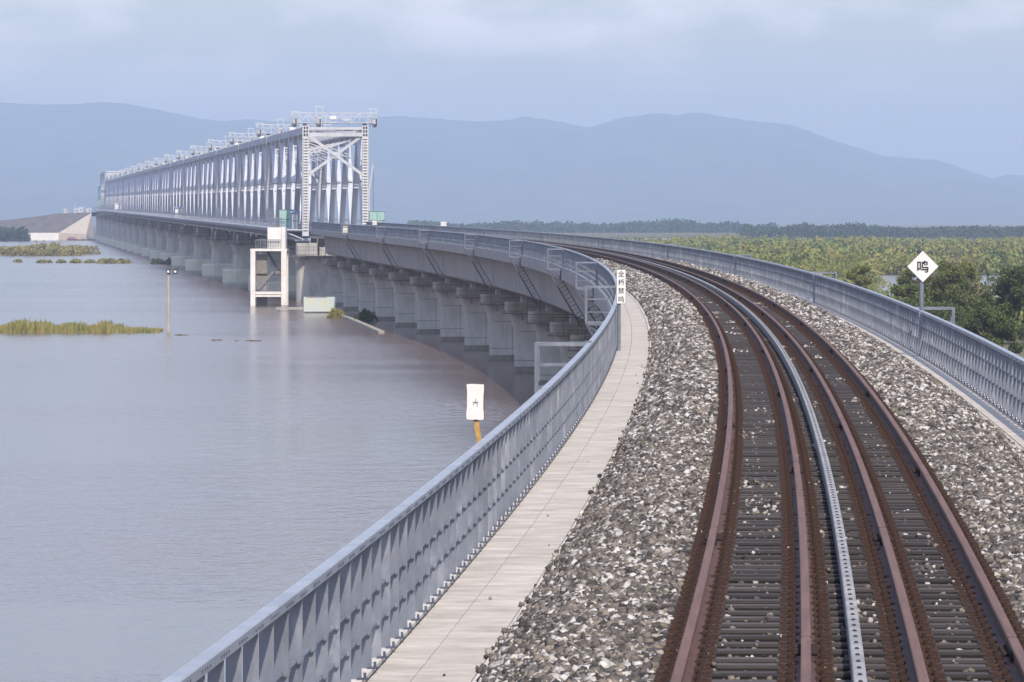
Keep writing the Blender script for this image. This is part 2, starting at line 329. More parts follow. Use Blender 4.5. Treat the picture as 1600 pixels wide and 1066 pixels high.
m = MB(); m.sweep([(6.6, -.74), (6.7, ZW), (7.08, ZW), (7.08, -.74)], YS); m.sweep([(7.095, -.74), (7.095, ZW+.004), (7.48, ZW+.004), (7.48, -.74)], YS); m.build('walkway_paving', M_pave, via)
m = MB(); m.sweep([(.9, -.74), (.9, ZW+.012), (1.06, ZW+.012), (1.06, -.74)], YS); m.build('ballast_curb', M_white if 0 else mat('curb_concrete', lin('#bdb8ae'), lin('#cfcac1'), .9, scale=2, detail=8, attr='pv'), via)
curb = MATS['curb_concrete']
m = MB(); m.sweep([(-.14, ZW), (-.14, ZW+.035), (.06, ZW+.035), (.06, ZW)], YS); m.build('railing_curb', curb, via)
m = MB(); m.sweep([(7.49, ZW), (7.49, ZW+.035), (7.69, ZW+.035), (7.69, ZW)], YS); m.build('railing_curb', curb, via)
PIERS = [96.6+32.7*k for k in range(0, 19) if 96.6+32.7*k < 700]
ends = [P_ for P_ in PIERS]
for a, b in zip([63.9]+ends, ends+[702.5]):
    m = MB(); ys = list(np.linspace(a+.05, b-.05, 6))
    m.sweep([(1.25, -1.40), (1.45, -3.75), (1.75, -3.95), (5.8, -3.95), (6.1, -3.75), (6.3, -1.40)], ys)
    m.sweep([(1.18, -1.44), (1.18, -1.62), (1.3, -1.62), (1.3, -1.44)], ys)
    m.build('girder', M_conc, via)

# ------------------------------------------------------------------ piers of the approach
def rrect(w, l, r, n=5, cx=0, cy=0):
    o = []
    for sx, sy, a0 in ((1, 1, 0), (-1, 1, 90), (-1, -1, 180), (1, -1, 270)):
        for i in range(n+1):
            a = R(a0+90*i/n); o.append((cx+sx*(w/2-r)+r*math.cos(a), cy+sy*(l/2-r)+r*math.sin(a)))
    return o
def make_pier():
    root = empty('viaduct_pier')
    zb = -13.5
    m = MB(); rings = []
    for z, w, l in ((zb, 5.35, 2.1), (-7.4, 5.35, 2.1), (-6.6, 5.5, 2.1), (-5.9, 5.8, 2.15), (-5.35, 6.25, 2.25), (-5.1, 6.45, 2.3)):
        rings.append([(x, y, z) for x, y in rrect(w, l, .35, 4, 3.78)])
    m.loft(rings); m.build('shaft', M_conc2, root)
    m = MB()
    for z in (-6.7, -8.9, -11.1): m.prism(rrect(5.37, 2.12, .35, 4, 3.78), z, z+.04)
    for x in (2.9, 4.7): m.box((x, -1.06, -9.9), (.035, .02, 6.6))
    m.build('formwork_joint', M_conc_j, root)
    m = MB(); m.prism(rrect(6.9, 2.7, .6, 6, 3.78), -5.1, -4.45); m.build('pier_cap', M_cap, root)
    for x in (2.35, 5.2): m = MB(); m.box((x, 0, -4.25), (1.5, 1.9, .42)); m.build('bearing_block', M_conc, root)
    m = MB()
    for x in np.arange(.2, 7.6, .9):
        for y in (-1.75, ):
            m.bar((x, y, -5.25), (x, y, -4.1), .035)
    m.bar((.1, -1.75, -4.12), (7.4, -1.75, -4.12), .04); m.bar((.1, -1.75, -4.65), (7.4, -1.75, -4.65), .03)
    m.box((3.8, -1.55, -5.28), (7.4, .55, .05))
    for x in (1.6, 3.4, 5.2): m.bar((x, -1.3, -5.8), (x, -1.75, -5.28), .06)
    m.build('platform_railing', M_zinc_d, root)
    return root
M_tide = mat('tide_mark', lin('#6f675c'), lin('#8a8377'), .95, scale=1.5, detail=8)
TD = MB(); TD.prism(rrect(5.39, 2.14, .36, 4, 3.78), -2.5, .42); TDM = TD.mesh('tide_mark'); TDM.materials.append(M_tide)
M_conc_j = mat('concrete_joint', lin('#5f5d5a'), None, .95)
pier = make_pier(); first = True
for k, Y in enumerate(PIERS):
    if Y < 150: continue
    p = pier if first else copy_tree(pier); first = False
    x, y, z = tp(Y, 0, 0); p.location = (x, y, z); p.rotation_euler = (0, 0, frot(Y))
    td = bpy.data.objects.new('tide_mark', TDM); COL.objects.link(td); td.parent = p; td.location = (0, 0, WZ-z)
    j = k-2
    tag(p, ('grey concrete viaduct pier nearest the camera under the curved deck' if j == 0 else
            'grey concrete viaduct pier %s from the camera under the curved deck' % ORD[j]), 'bridge pier', 'piers under the concrete viaduct')

# ------------------------------------------------------------------ railings along the viaduct
def railing(side):
    o0 = 0 if side < 0 else 7.55
    sg = -1 if side < 0 else 1
    root = empty('bridge_railing'); 
    tag(root, 'galvanised steel railing beside the river, left of the track' if side < 0 else 'galvanised steel railing on the right of the track, before the green floodplain', 'railing')
    m = MB()
    zt = .52
    m.sweep([(o0-.052, zt-.07), (o0-.052, zt-.008), (o0-.044, zt), (o0+.044, zt), (o0+.052, zt-.008), (o0+.052, zt-.07)], YS)
    m.build('handrail', M_hand, root); m = MB()
    Yk = np.arange(Y0+.4, Y1, .94 if side < 0 else 1.16); pw = .098 if side < 0 else .074
    for Y in Yk:
        if Y < 170:
            for dy in (-.16, -.05, .05, .16)[::1 if Y < 90 else 3]:
                c = Vector(tp(Y+dy*1.2, o0-.055*sg, zt-.04)); m.box(c, (.008, .018, .018), frot(Y))
    tag(m.build('bolts', M_zinc_d, root), kind='stuff')
    m = MB()
    for Y in Yk:
        rz = frot(Y); c = Vector(tp(Y, o0+.002*sg, (zt-.07+ZW+.035)/2)); h = zt-.07-ZW-.035
        m.box(c, (pw, .012, h), rz)
        c2 = Vector(tp(Y, o0-.036*sg, (zt-.07+ZW+.035)/2)); m.box(c2+Vector((0, .022, 0)), (.010, .045, h), rz)
    m.build('slat_panel', M_zinc, root)
    m = MB()
    for zz in (-.19, .14) if side > 0 else (-.26, .02):
        m.sweep([(o0+.018*math.cos(t)-.0*sg, zz+.018*math.sin(t)) for t in [2*math.pi*i/6 for i in range(6)]], YS)
        for Y in Yk:
            if Y < 120:
                c = Vector(tp(Y-.02, o0-.02*sg, zz)); m.tube(c, c+Vector((0, -.025, 0)), .021, 8)
    m.build('mid_rail', M_zinc, root)
    m = MB()
    for Y in Yk:
        if Y < 190:
            c = Vector(tp(Y-.03, o0-.055*sg, ZW+.042)); m.box(c, (.08, .10, .012), frot(Y)); m.box(c+Vector((-.02*sg, 0, .025)), (.022, .022, .045), frot(Y))
    tag(m.build('foot_bolts', M_zinc_d, root), kind='stuff')
    posts = [96.6+65.4*k for k in range(10)] if side < 0 else [59.+0, 124.5, 190, 255.4, 320.8, 386.2, 451.6, 517, 582.4, 648]
    for Y in posts:
        for dd in ((-.35, .35) if side < 0 else (0,)):
            m = MB(); c = Vector(tp(Y+dd, o0+(-.03 if side < 0 else -.03), -.01)); m.box(c, (.13, .13, 1.1), frot(Y)); m.build('post', M_zinc, root)
    return root
railing(-1); railing(1)

# ------------------------------------------------------------------ refuge platforms with ladders
def make_refuge(ladder):
    root = empty('refuge_platform')
    m = MB(); m.box((-.52, 0, ZW-.06), (1.0, .9, .06)); m.bar((-1.0, -.4, ZW-.1), (-.2, -.4, ZW-.1), .08); m.bar((-1.0, .4, ZW-.1), (-.2, .4, ZW-.1), .08); m.build('floor', M_zinc, root)
    m = MB()
    for y in (-.42, .42): m.bar((-.98, y, ZW-.12), (-.2, y, ZW-.55), .06); m.bar((-.22, y, ZW-.1), (-.22, y, ZW-.7), .06)
    m.bar((-.98, -.42, ZW-.12), (-.98, .42, ZW-.12), .06)
    m.build('bracket', M_zinc_d, root)
    m = MB()
    for y in (-.42, .42):
        m.bar((-.99, y, ZW-.03), (-.99, y, .52), .075); m.bar((-1.02, y, .49), (-.05, y, .49), .07, .06)
        for z in (-.3, .1): m.bar((-.98, y, z), (-.05, y, z), .035)
    m.bar((-.99, -.42, .49), (-.99, .42, .49), .07, .06)
    for z in (-.3, .1): m.bar((-.99, -.42, z), (-.99, .42, z), .035)
    m.build('frame', M_zinc, root)
    if ladder:
        m = MB(); a = Vector((-.95, -.5, ZW-.15)); b = Vector((.95, -.5, -4.0)); d = (b-a).normalized(); n = Vector((-d.z, 0, d.x))*.42
        m.bar(a, b, .07, .07, (0, 1, 0)); a2 = a+n*1.0+d*.9; m.bar(a2, b+n, .05, .05, (0, 1, 0))
        m.bar(a, a2, .045, .045, (0, 1, 0))
        for i in range(3, 16):
            p = a+(b-a)*(i/15.5); m.bar(p, p+n, .03, .03, (0, 1, 0))
            m.bar(p, p+Vector((0, .5, 0)), .03)
        m.bar(a+Vector((0, .5, 0)), b+Vector((0, .5, 0)), .07)
        m.build('ladder', M_zinc_d, root)
    return root
rf = make_refuge(True)
for k in range(9):
    Y = 96.6+65.4*k; o = rf if k == 0 else copy_tree(rf)
    o.location = tp(Y, 0, 0); o.rotation_euler = (0, 0, frot(Y))
    tag(o, 'steel refuge platform with ladder outside the left railing, %s' % ('nearest the camera' if k == 0 else '%s from the camera' % ORD[k] if k < 8 else 'the one next to the truss'), 'platform', 'refuge platforms outside the left railing')
rr = make_refuge(False)
for k in range(8):
    Y = 129.3+65.4*k; o = rr if k == 0 else copy_tree(rr)
    o.location = tp(Y, 7.55, 0); o.rotation_euler = (0, 0, frot(Y)+math.pi)
    tag(o, 'steel refuge platform outside the right railing, %s' % ('behind the diamond sign' if k == 0 else '%s from the camera' % ORD[k]), 'platform', 'refuge platforms outside the right railing')

# ------------------------------------------------------------------ track
bed = MB(); BP = [(1.0, -.70), (1.02, ZW+.02), (1.13, -.48), (1.55, -.28), (2.0, -.24), (2.35, -.27), (5.3, -.27), (5.75, -.24), (6.2, -.26), (6.6, -.44), (6.84, -.565), (6.86, -.70)]
bed.sweep(BP, YS)
M_bed = mat('ballast_bed', lin('#4e4942'), lin('#8d867c'), .95, scale=9, detail=10, attr='pv', sc3=(1, 1, 1), bump=1, bscale=16, lo=.3, hi=.75)
tag(bed.build('ballast_bed', M_bed), kind='structure')
bx = np.array([p[0] for p in BP[1:-1]]); bz = np.array([p[1] for p in BP[1:-1]])
def stones(N, Ylo, Yhi, olo, ohi, r, lift=.25, bright=.3, crib=False, pileup=0):
    Y = Ylo+(Yhi-Ylo)*rng.random(N); o = olo+(ohi-olo)*rng.random(N)
    if crib: Y = SLP*(np.floor(Y/SLP)+.5)+SLP*.333+(rng.random(N)-.5)*.34
    z = np.interp(o, bx, bz); s = r*(.55+.9*rng.random(N)**1.6)
    sx = np.interp(Y, _tY, _tS); nn = np.sqrt(1+sx*sx)
    lump = vnoise(Y*1.7, o*2.2, 91)*.05+vnoise(Y*5, o*6, 92)*.03
    C = np.stack([np.interp(Y, _tY, _tX)+o/nn, Y-o*sx/nn, G*Y+z+lump*(0 if crib else 1)+(.026 if crib else 0)+s*lift*(rng.random(N)*1.6)], 1)
    cube = np.array([(a, b, c) for a in (-1, 1) for b in (-1, 1) for c in (-1, 1)], float)
    V = cube[None]*(.58+.42*rng.random((N, 8, 3)))
    q = rng.normal(size=(N, 4)); q /= np.linalg.norm(q, axis=1)[:, None]; w, x, y, zz = q.T
    Rm = np.stack([1-2*(y*y+zz*zz), 2*(x*y-zz*w), 2*(x*zz+y*w), 2*(x*y+zz*w), 1-2*(x*x+zz*zz), 2*(y*zz-x*w), 2*(x*zz-y*w), 2*(y*zz+x*w), 1-2*(x*x+y*y)], 1).reshape(-1, 3, 3)
    V = np.einsum('nij,nkj->nki', Rm, V*np.stack([np.ones(N), .7+.4*rng.random(N), .6+.4*rng.random(N)], 1)[:, None])*s[:, None, None]*.5+C[:, None]
    u = rng.random(N); val = np.where(u < bright, .74+.26*rng.random(N), .68*rng.random(N)**.9)
    return V.reshape(-1, 3), val
SLP = .6
parts = [stones(72000, 31, 75, 1.0, 2.42, .057, .3, .2), stones(62000, 31, 75, 5.17, 6.86, .057, .3, .2), stones(46000, 75, 140, 1.0, 2.4, .076, .3, .25), stones(52000, 75, 140, 5.17, 6.86, .076, .3, .25),
         stones(26000, 140, 300, 1.0, 2.4, .10), stones(26000, 140, 300, 5.17, 6.86, .10),
         stones(26000, 31, 120, 2.3, 5.25, .040, .45, .09, True), stones(9000, 120, 260, 2.3, 5.25, .05, .35, .12, True)]
# stones that rolled onto the sleepers and the walkway
def loose(N, Ylo, Yhi, olo, ohi, r, zz, bright):
    V, val = stones(N, Ylo, Yhi, olo, ohi, r, 0, bright); V = V.reshape(-1, 8, 3)
    o = None
    Yc = V[:, :, 1].mean(1); zc = V[:, :, 2].mean(1); V[:, :, 2] += (G*Yc+zz+r*.2-zc)[:, None]
    return V.reshape(-1, 3), val
clus = []
for _ in range(46):
    y = 31+rng.random()**1.3*150; o = 2.6+rng.random()*2.4; clus.append(loose(int(10+rng.random()*26), y, y+.3+rng.random()*2, o-.18, o+.2, .045, -.19, .45))
parts += clus+[loose(700, 31, 90, 2.5, 5.1, .028, -.178, .25), loose(420, 31, 150, .88, 1.04, .055, ZW+.015, .15), loose(12, 31, 120, .5, 1.0, .035, ZW+.005, .1), loose(260, 40, 160, 6.8, 7.0, .06, ZW+.01, .2)]
V = np.concatenate([p[0] for p in parts]); val = np.concatenate([p[1] for p in parts])
CF = [(0, 1, 3, 2), (4, 6, 7, 5), (0, 4, 5, 1), (2, 3, 7, 6), (0, 2, 6, 4), (1, 5, 7, 3)]
tag(link('ballast_stones', fast_mesh('ballast_stones', V, 8, CF, val), M_stone), 'grey and white crushed stone heaped beside and between the rails', 'gravel', kind='stuff')

RO = [2.63, 3.49, 4.27, 4.99]
def rail_prof(o, head):
    if head: return [(o-.036, -.038), (o-.036, -.008), (o-.027, 0), (o+.027, 0), (o+.036, -.008), (o+.036, -.038)]
    return [(o-.036, -.0385), (o-.009, -.052), (o-.009, -.15), (o-.07, -.166), (o-.07, -.176), (o+.07, -.176), (o+.07, -.166), (o+.009, -.15), (o+.009, -.052), (o+.036, -.0385)]
YR = yr(Y0, 740, 1.0, 4.0)
rl = ['brown rusty running rail leftmost of the four on the track', 'worn rail with a smoother head, second from the left, just left of the pale trough', 'brown running rail third from the left, just right of the pale trough', 'brown running rail rightmost of the four on the track']
for i, o in enumerate(RO):
    root = empty('running_rail'); tag(root, rl[i], 'rail', 'running rails of the track')
    m = MB(); m.sweep(rail_prof(o, False), YR); m.build('rail_web', M_rail_side, root)
    m = MB(); m.sweep(rail_prof(o, True), YR); m.build('rail_head', M_rail_head, root)
    for j in range(9):
        Y = (50 if i % 2 == 0 else 37.5)+25*j
        m = MB()
        for sd in (-1, 1):
            m.sweep([(o+sd*.010, -.145), (o+sd*.034, -.14), (o+sd*.030, -.05), (o+sd*.010, -.05)], [Y-.42, Y, Y+.42])
            for dy in (-.3, -.1, .1, .3):
                c = Vector(tp(Y+dy, o+sd*.034, -.1)); m.tube(c, c+Vector((sd*.05, 0, 0)), .02, 6)
        m.box(Vector(tp(Y, o, -.018)), (.0745, .012, .04)); m.build('joint_bar', M_hole, root)

# sleepers: the 260 nearest as things, the rest as one
sb = MB(); w = .115
def sleeper_mesh(b, mx=2.9, T=None):
    pr = [(-w, -.16), (-w, -.02), (-w+.02, 0), (w-.02, 0), (w, -.02), (w, -.16)]
    V = [(x, y, z-.178) for x in (2.3, 5.32) for y, z in pr]; n = 6
    Fs = [(i, (i+1) % n, n+(i+1) % n, n+i) for i in range(n)]+[tuple(range(n))[::-1], tuple(range(n, 2*n))]
    if T: V = [T(v) for v in V]
    b.add(V, Fs)
sleeper_mesh(sb)
def fasten():
    b = MB()
    b.box((0, 0, -.170), (.40, .19, .02))
    for sd in (-1, 1):
        b.box((sd*.095, 0, -.150), (.05, .13, .03)); b.tube((sd*.115, -.045, -.165), (sd*.115, -.045, -.09), .017, 6); b.tube((sd*.115, .045, -.165), (sd*.115, .045, -.10), .017, 6)
        b.box((sd*.165, .0, -.145), (.035, .05, .05)); b.box((sd*.135, 0, -.125), (.09, .035, .018))
    return b
fm = fasten()
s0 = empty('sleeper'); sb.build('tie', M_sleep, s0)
fmesh = fm.mesh('rail_fastening'); fmesh.materials.append(M_rust)
for o in RO:
    f = bpy.data.objects.new('rail_fastening', fmesh); COL.objects.link(f); f.location = (o, 0, 0); f.parent = s0; TREE[s0.name].append(f)
tag(s0, 'dark weathered sleeper under the four rails, half buried in stones', 'sleeper', 'sleepers under the rails')
s_plain = None
ns = 0
for k in range(int((Y1-31)/SLP)):
    Y = 31.2+k*SLP
    if ns < 290:
        c = s0 if ns == 0 else copy_tree(s0)
        if ns > 130:
            pass
        c.location = Vector(tp(Y, 0, 0))+Vector((0, random.uniform(-.03, .03), random.uniform(-.008, .006))); c.rotation_euler = (0, 0, frot(Y)+random.uniform(-.006, .006)); ns += 1
        Ylast = Y
    else: break
m = MB(); Y = Ylast+SLP
while Y < Y1-2:
    x, y, z = tp(Y, 0, 0); rz = frot(Y); ca, sa = math.cos(rz), math.sin(rz)
    sleeper_mesh(m, T=lambda v: (x+v[0]*ca-v[1]*sa, y+v[0]*sa+v[1]*ca, z+v[2]))
    for o in RO:
        q = Vector((x+o*ca, y+o*sa, z-.16)); m.box(q, (.36, .2, .04), rz)
    Y += SLP
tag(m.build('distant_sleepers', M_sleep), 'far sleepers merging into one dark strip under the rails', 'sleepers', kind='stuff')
# pale perforated trough between the two middle rails
root = empty('cable_trough'); tag(root, 'pale grey perforated metal trough running between the middle rails', 'cable trough')
m = MB(); oc = 3.85; m.sweep([(oc-.045, -.17), (oc-.045, -.008), (oc-.037, 0), (oc+.037, 0), (oc+.045, -.008), (oc+.045, -.17)], YR); m.build('channel', M_trough, root)
m = MB()
for k in range(480):
    Y = 31+k*.5
    if Y > 190: break
    c = [Vector(tp(Y+dy, oc+dx, .002)) for dx, dy in ((-.016, -.07), (.016, -.07), (.010, .05), (-.010, .05))]; m.add(c+[v+Vector((0, 0, .003)) for v in c], [(3, 2, 1, 0), (4, 5, 6, 7), (0, 1, 5, 4), (1, 2, 6, 5), (2, 3, 7, 6), (3, 0, 4, 7)])
tag(m.build('hole_row', M_hole, root), kind='stuff')

# ------------------------------------------------------------------ signs
def text_mesh(body, size, m_, parent, loc, name='lettering', ext=.003, bold=0.0, sx=1):
    c = bpy.data.curves.new('txt', 'FONT'); c.body = body; c.size = size; c.align_x = 'CENTER'; c.align_y = 'CENTER'; c.extrude = ext; c.offset = bold; c.space_line = 1.0
    o = bpy.data.objects.new('txt', c); COL.objects.link(o); bpy.context.view_layer.update()
    me = bpy.data.meshes.new_from_object(o.evaluated_get(bpy.context.evaluated_depsgraph_get()))
    bpy.data.objects.remove(o); bpy.data.curves.remove(c)
    xs = [v.co for v in me.vertices]; cx = (max(v.x for v in xs)+min(v.x for v in xs))/2; cyy = (max(v.y for v in xs)+min(v.y for v in xs))/2
    for v in me.vertices: v.co = ((v.co.x-cx)*sx, -v.co.z, v.co.y-cyy)
    me.materials.clear()
    ob = link(name, me, m_, parent); ob.location = loc; return ob
# diamond sign with one character on a post by the right railing
d = 124.6; b0 = Vector(tp(d, 7.42, ZW)); px_m = F/d
base = Vector(((1440-800)/px_m, d, b0.z)); root = empty('whistle_sign', base); tag(root, 'white diamond sign with one black character on a grey post by the right railing', 'sign')
zc = P(1441.5, 416.5, d).z-base.z; xc = (1441.5-1440)/px_m; hh = 25.5/px_m
m = MB(); m.tube((0, 0, 0), (0, 0, zc-.05), .052, 12); m.build('post', M_zinc, root)
def diamond(b, r, y0, y1):
    b.add([(xc+r*a, y, zc+r*c) for y in (y0, y1) for a, c in ((0, 1), (1, 0), (0, -1), (-1, 0))], [(0, 1, 2, 3), (7, 6, 5, 4), (0, 4, 5, 1), (1, 5, 6, 2), (2, 6, 7, 3), (3, 7, 4, 0)])
m = MB(); diamond(m, hh, -.075, -.055); m.build('border', M_black, root)
m = MB(); diamond(m, hh*.965, -.081, -.0755); m.build('plate', M_sign, root)
text_mesh('鸣', .31, M_black, root, (xc, -.086, zc), 'character', .002, .006)
# tall name board at the left railing
d = 129.; root = empty('bridge_board', Vector(((967-800)*d/F, d, tp(d, 0, ZW)[2]))); tag(root, 'narrow white board with four stacked characters above the left railing', 'sign')
ctr = P(970.5, 448, d)-root.location; hw, hz = 7.5*d/F, 27.*d/F
m = MB(); m.tube((0, 0, 0), (0, 0, ctr.z+hz*.8), .045, 12); m.build('post', M_zinc, root)
m = MB(); m.box((ctr.x, -.06, ctr.z), (hw*2, .02, hz*2)); m.build('border', M_zinc_d, root)
m = MB(); m.box((ctr.x, -.073, ctr.z), (hw*2-.02, .005, hz*2-.02)); m.build('plate', M_sign, root)
for i, ch in enumerate('全桥禁鸣'):
    text_mesh(ch, .165, M_black, root, (ctr.x, -.078, ctr.z+hz*(.74-.49*i)), 'character', .001, .0012)
# battered white sign on an ochre stake outside the left railing
d = 57.; root = empty('battered_sign', P(752, 712, d)); tag(root, 'battered white sign with rusty edges and faded mark on an ochre stake', 'sign')
ppm = F/d; c = P(743, 628, d)-root.location
m = MB(); m.bar((0, 0.02, 0), (P(741.5, 640, d)-root.location)+Vector((0, .02, 0)), .055, .02, (0, 1, 0)); m.build('stake', M_orange, root)
def jag(w, h, n, am, sd):
    r = random.Random(sd); pts = []
    for (x0, z0), (x1, z1) in (((-w, -h), (w, -h)), ((w, -h), (w, h)), ((w, h), (-w, h)), ((-w, h), (-w, -h))):
        for i in range(n):
            t = i/n; e = am*(r.random()-.1) if i else am*.3
            x = x0+(x1-x0)*t; z = z0+(z1-z0)*t; pts.append((x-(x/w)*e*(abs(abs(x)-w) < 1e-6 or 1), z-(z/h)*e))
    return pts
m = MB(); w_, h_ = 14/ppm, 28/ppm
m.add([(c.x+x, y, c.z+z) for y in (0, -.012) for x, z in ((-w_, -h_), (w_, -h_), (w_, h_), (-w_, h_))], [(0, 1, 2, 3), (7, 6, 5, 4), (0, 4, 5, 1), (1, 5, 6, 2), (2, 6, 7, 3), (3, 7, 4, 0)]); m.build('backing', M_rustsign, root)
pl = jag(w_, h_, 6, .012, 4); n = len(pl)
m = MB(); m.add([(c.x+x-.004, y, c.z+z) for y in (-.0125, -.017) for x, z in pl], [tuple(range(n)), tuple(range(n, 2*n))[::-1]]+[(i, n+i, n+(i+1) % n, (i+1) % n) for i in range(n)]); m.build('plate', M_sign, root)
m = MB()
for a, b in (((-.035, -.005), (.035, -.002)), ((.0, .035), (.002, -.004)), ((.0, -.006), (-.03, -.035)), ((.004, -.006), (.022, -.022)), ((.022, -.022), (.016, -.055))):
    m.bar((c.x+a[0], -.0185, c.z+a[1]), (c.x+b[0], -.0185, c.z+b[1]), .010, .003, (0, 1, 0))
m.build('mark', M_fade, root)
# small kilometre plates beyond
for (px_, py_, d_, w_, lab) in ((693, 350, 545, 9, 'small pale number plate on a post above the far right railing'), (585.5, 348.3, 640, 7, 'small white plate at the far end of the right railing')):
    r_ = empty('distance_plate', P(px_, 362, d_)); tag(r_, lab, 'sign')
    q = P(px_, py_, d_)-r_.location; m = MB(); m.box((q.x, 0, q.z), (w_*d_/F, .05, 6.5*d_/F)); m.build('plate', M_sign, r_)
    m = MB(); m.bar((q.x, .05, q.z), (q.x, .05, 0), .06); m.build('post', M_zinc_d, r_)
    m = MB()
    for a in (-.25, 0, .25): m.bar((q.x+a*.8, -.03, q.z-.12), (q.x+a*.8, -.03, q.z+.12), .05, .01)
    m.build('digits', M_fade, r_)
r_ = empty('equipment_box', tp(620, -.5, ZW)); tag(r_, 'cream equipment box standing in the refuge platform next to the truss', 'cabinet')
m = MB(); m.box((0, 0, .45), (.62, .4, .8)); m.box((0, 0, .88), (.7, .48, .05)); m.build('cabinet', mat('cream_paint', lin('#c9c3ae'), lin('#b8b29e'), .6), r_)
m = MB(); m.box((0, -.215, .45), (.52, .02, .66)); m.build('door', M_sign, r_)

# ------------------------------------------------------------------ steel truss spans
TH = math.atan(.0955); SPAN = 108.0; tdir = Vector((-math.sin(TH), math.cos(TH), 0))
ZT, ZB, HWD = 13.25, -1.65, 4.17
T0 = Vector((-28.9+HWD*math.cos(TH), 718+HWD*math.sin(TH), G*718))
def make_span():
    root = empty('truss_span')
    LN = SPAN-1.0; y0 = .5; npn = 8; pl = LN/npn
    for s in (-1, 1):
        x = s*HWD
        m = MB(); m.box((x, SPAN/2, ZT), (.7, LN-.1, 1.0))
        for k in range(1, npn*2):
            m.box((x-s*0, y0+k*LN/npn/2, ZT), (.76, .12, 1.06))
        m.build('top_chord', M_steel, root)
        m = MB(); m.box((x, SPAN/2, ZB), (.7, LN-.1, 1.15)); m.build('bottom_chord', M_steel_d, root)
        for y in (y0+.1, SPAN-y0-.1):
            m = MB(); m.box((x, y, (ZT+ZB)/2), (.85, .75, ZT-ZB-.2)); m.box((x, y, ZT+.05), (.95, .8, 1.3)); m.box((x+s*.47, y, (ZT+ZB)/2), (.06, .95, ZT-ZB)); m.build('end_post', M_wht, root)
        for k in range(npn):
            a, b = y0+k*pl, y0+(k+1)*pl
            p, q = ((x, a, ZB+.4), (x, b, ZT-.4)) if k % 2 == 0 else ((x, a, ZT-.4), (x, b, ZB+.4))
            if k == 0: p = (x, a+.9, ZB+.4)
            if k == npn-1: q = (x, b-.9, ZB+.4)
            m = MB(); m.bar(p, q, .78, .7, (0, 0, 1))
            c = (Vector(p)+Vector(q))/2; 
            for dz in (-.5, 0, .5): m.box(c+Vector((0, 0, dz)), (.74, .9, .22))
            m.build('diagonal', M_steel, root)
        for k in range(1, npn):
            m = MB(); m.add([(x+e*.36, y0+k*pl+dy, z) for e in (-1, 1) for dy, z in ((-1.4, ZT-.5), (1.4, ZT-.5), (.5, ZT-1.7), (-.5, ZT-1.7))], [(0, 1, 2, 3), (7, 6, 5, 4), (0, 4, 5, 1), (1, 5, 6, 2), (2, 6, 7, 3), (3, 7, 4, 0)])
            m.build('gusset', M_wht, root)
        for X_, yf in ((x, y0-.32), (x+s*.12, SPAN-1.0)):
            m = MB()
            for t in (-.26, .26): m.bar((X_+t, yf-.05, ZB+.8), (X_+t, yf-.05, ZT-.8), .06)
            z = ZB+1
            while z < ZT-1.0: m.bar((X_-.34, yf-.12, z), (X_+.34, yf-.12, z), .12, .10); z += .40
            m.build('ladder', M_white, root)
        for dz in (-.5, 0, .5):
            for dx in (-.18, .18): m = MB(); m.box((x+dx, y0-.33, ZT-.1+dz), (.2, .06, .3)); m.build('vent', M_hole, root)
    m = MB()
    for z, h in ((ZT+.3, .35), (ZT-.55, .55)): m.bar((-HWD+.35, y0, z), (HWD-.35, y0, z), .5, h)
    m.bar((-HWD+.3, y0-.2, 12.6), (HWD-.3, y0-.2, 7.0), .36, .4); m.bar((HWD-.3, y0+.2, 12.6), (-HWD+.3, y0+.2, 7.0), .36, .4)
    m.box((0, y0-.2, 9.8), (.9, .1, .9)); m.build('portal_bracing', M_wht, root)
    m = MB()
    for k in range(1, npn+1):
        y = y0+k*pl
        m.bar((-HWD+.35, y, ZT-.1), (HWD-.35, y, ZT-.1), .45, .5)
        if k < npn or 1:
            m.bar((-HWD+.3, y, 12.4), (HWD-.3, y, 9.6), .14); m.bar((HWD-.3, y+.25, 12.4), (-HWD+.3, y+.25, 9.6), .14)
    for k in range(npn):
        a, b = y0+k*pl, y0+(k+1)*pl
        m.bar((-HWD+.3, a, ZT-.2), (HWD-.3, b, ZT-.2), .28); m.bar((HWD-.3, a, ZT+.1), (-HWD+.3, b, ZT+.1), .28)
    m.build('sway_bracing', M_steel, root)
    m = MB(); m.box((0, SPAN/2, -.75), (7.4, SPAN-.3, .3))
    for k in range(0, 28): m.box((0, 1+k*(SPAN-2)/27, -1.4), (7.5, .3, 1.0))
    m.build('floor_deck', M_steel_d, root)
    for s in (-1, 1):
        m = MB(); m.box((s*5.85, SPAN/2, ZW-.1), (2.4, SPAN-.1, .16)); m.build('walkway', M_steel, root)
        m = MB()
        for k in range(0, 37): 
            y = .6+k*(SPAN-1.2)/36
            m.bar((s*4.5, y, -2.0), (s*6.95, y, -1.0), .14); m.bar((s*6.95, y, -1.05), (s*6.95, y, ZW-.18), .16); m.bar((s*4.5, y, -.85), (s*6.95, y, -.85), .14)
        m.bar((s*6.9, .2, -.95), (s*6.9, SPAN-.2, -.95), .12, .2); m.bar((s*4.62, .2, -2.1), (s*4.62, SPAN-.2, -2.1), .12, .15)
        m.build('bracket', M_steel, root)
        m = MB(); xr = s*7.0
        m.bar((xr, .1, .5), (xr, SPAN-.1, .5), .08, .07)
        for z in (-.35, -.08, .2): m.bar((xr, .1, z), (xr, SPAN-.1, z), .03)
        y = .15
        while y < SPAN: m.bar((xr, y, ZW), (xr, y, .5), .12, .03, (1, 0, 0)); y += 1.35
        m.build('walkway_railing', M_wht, root)
    return root
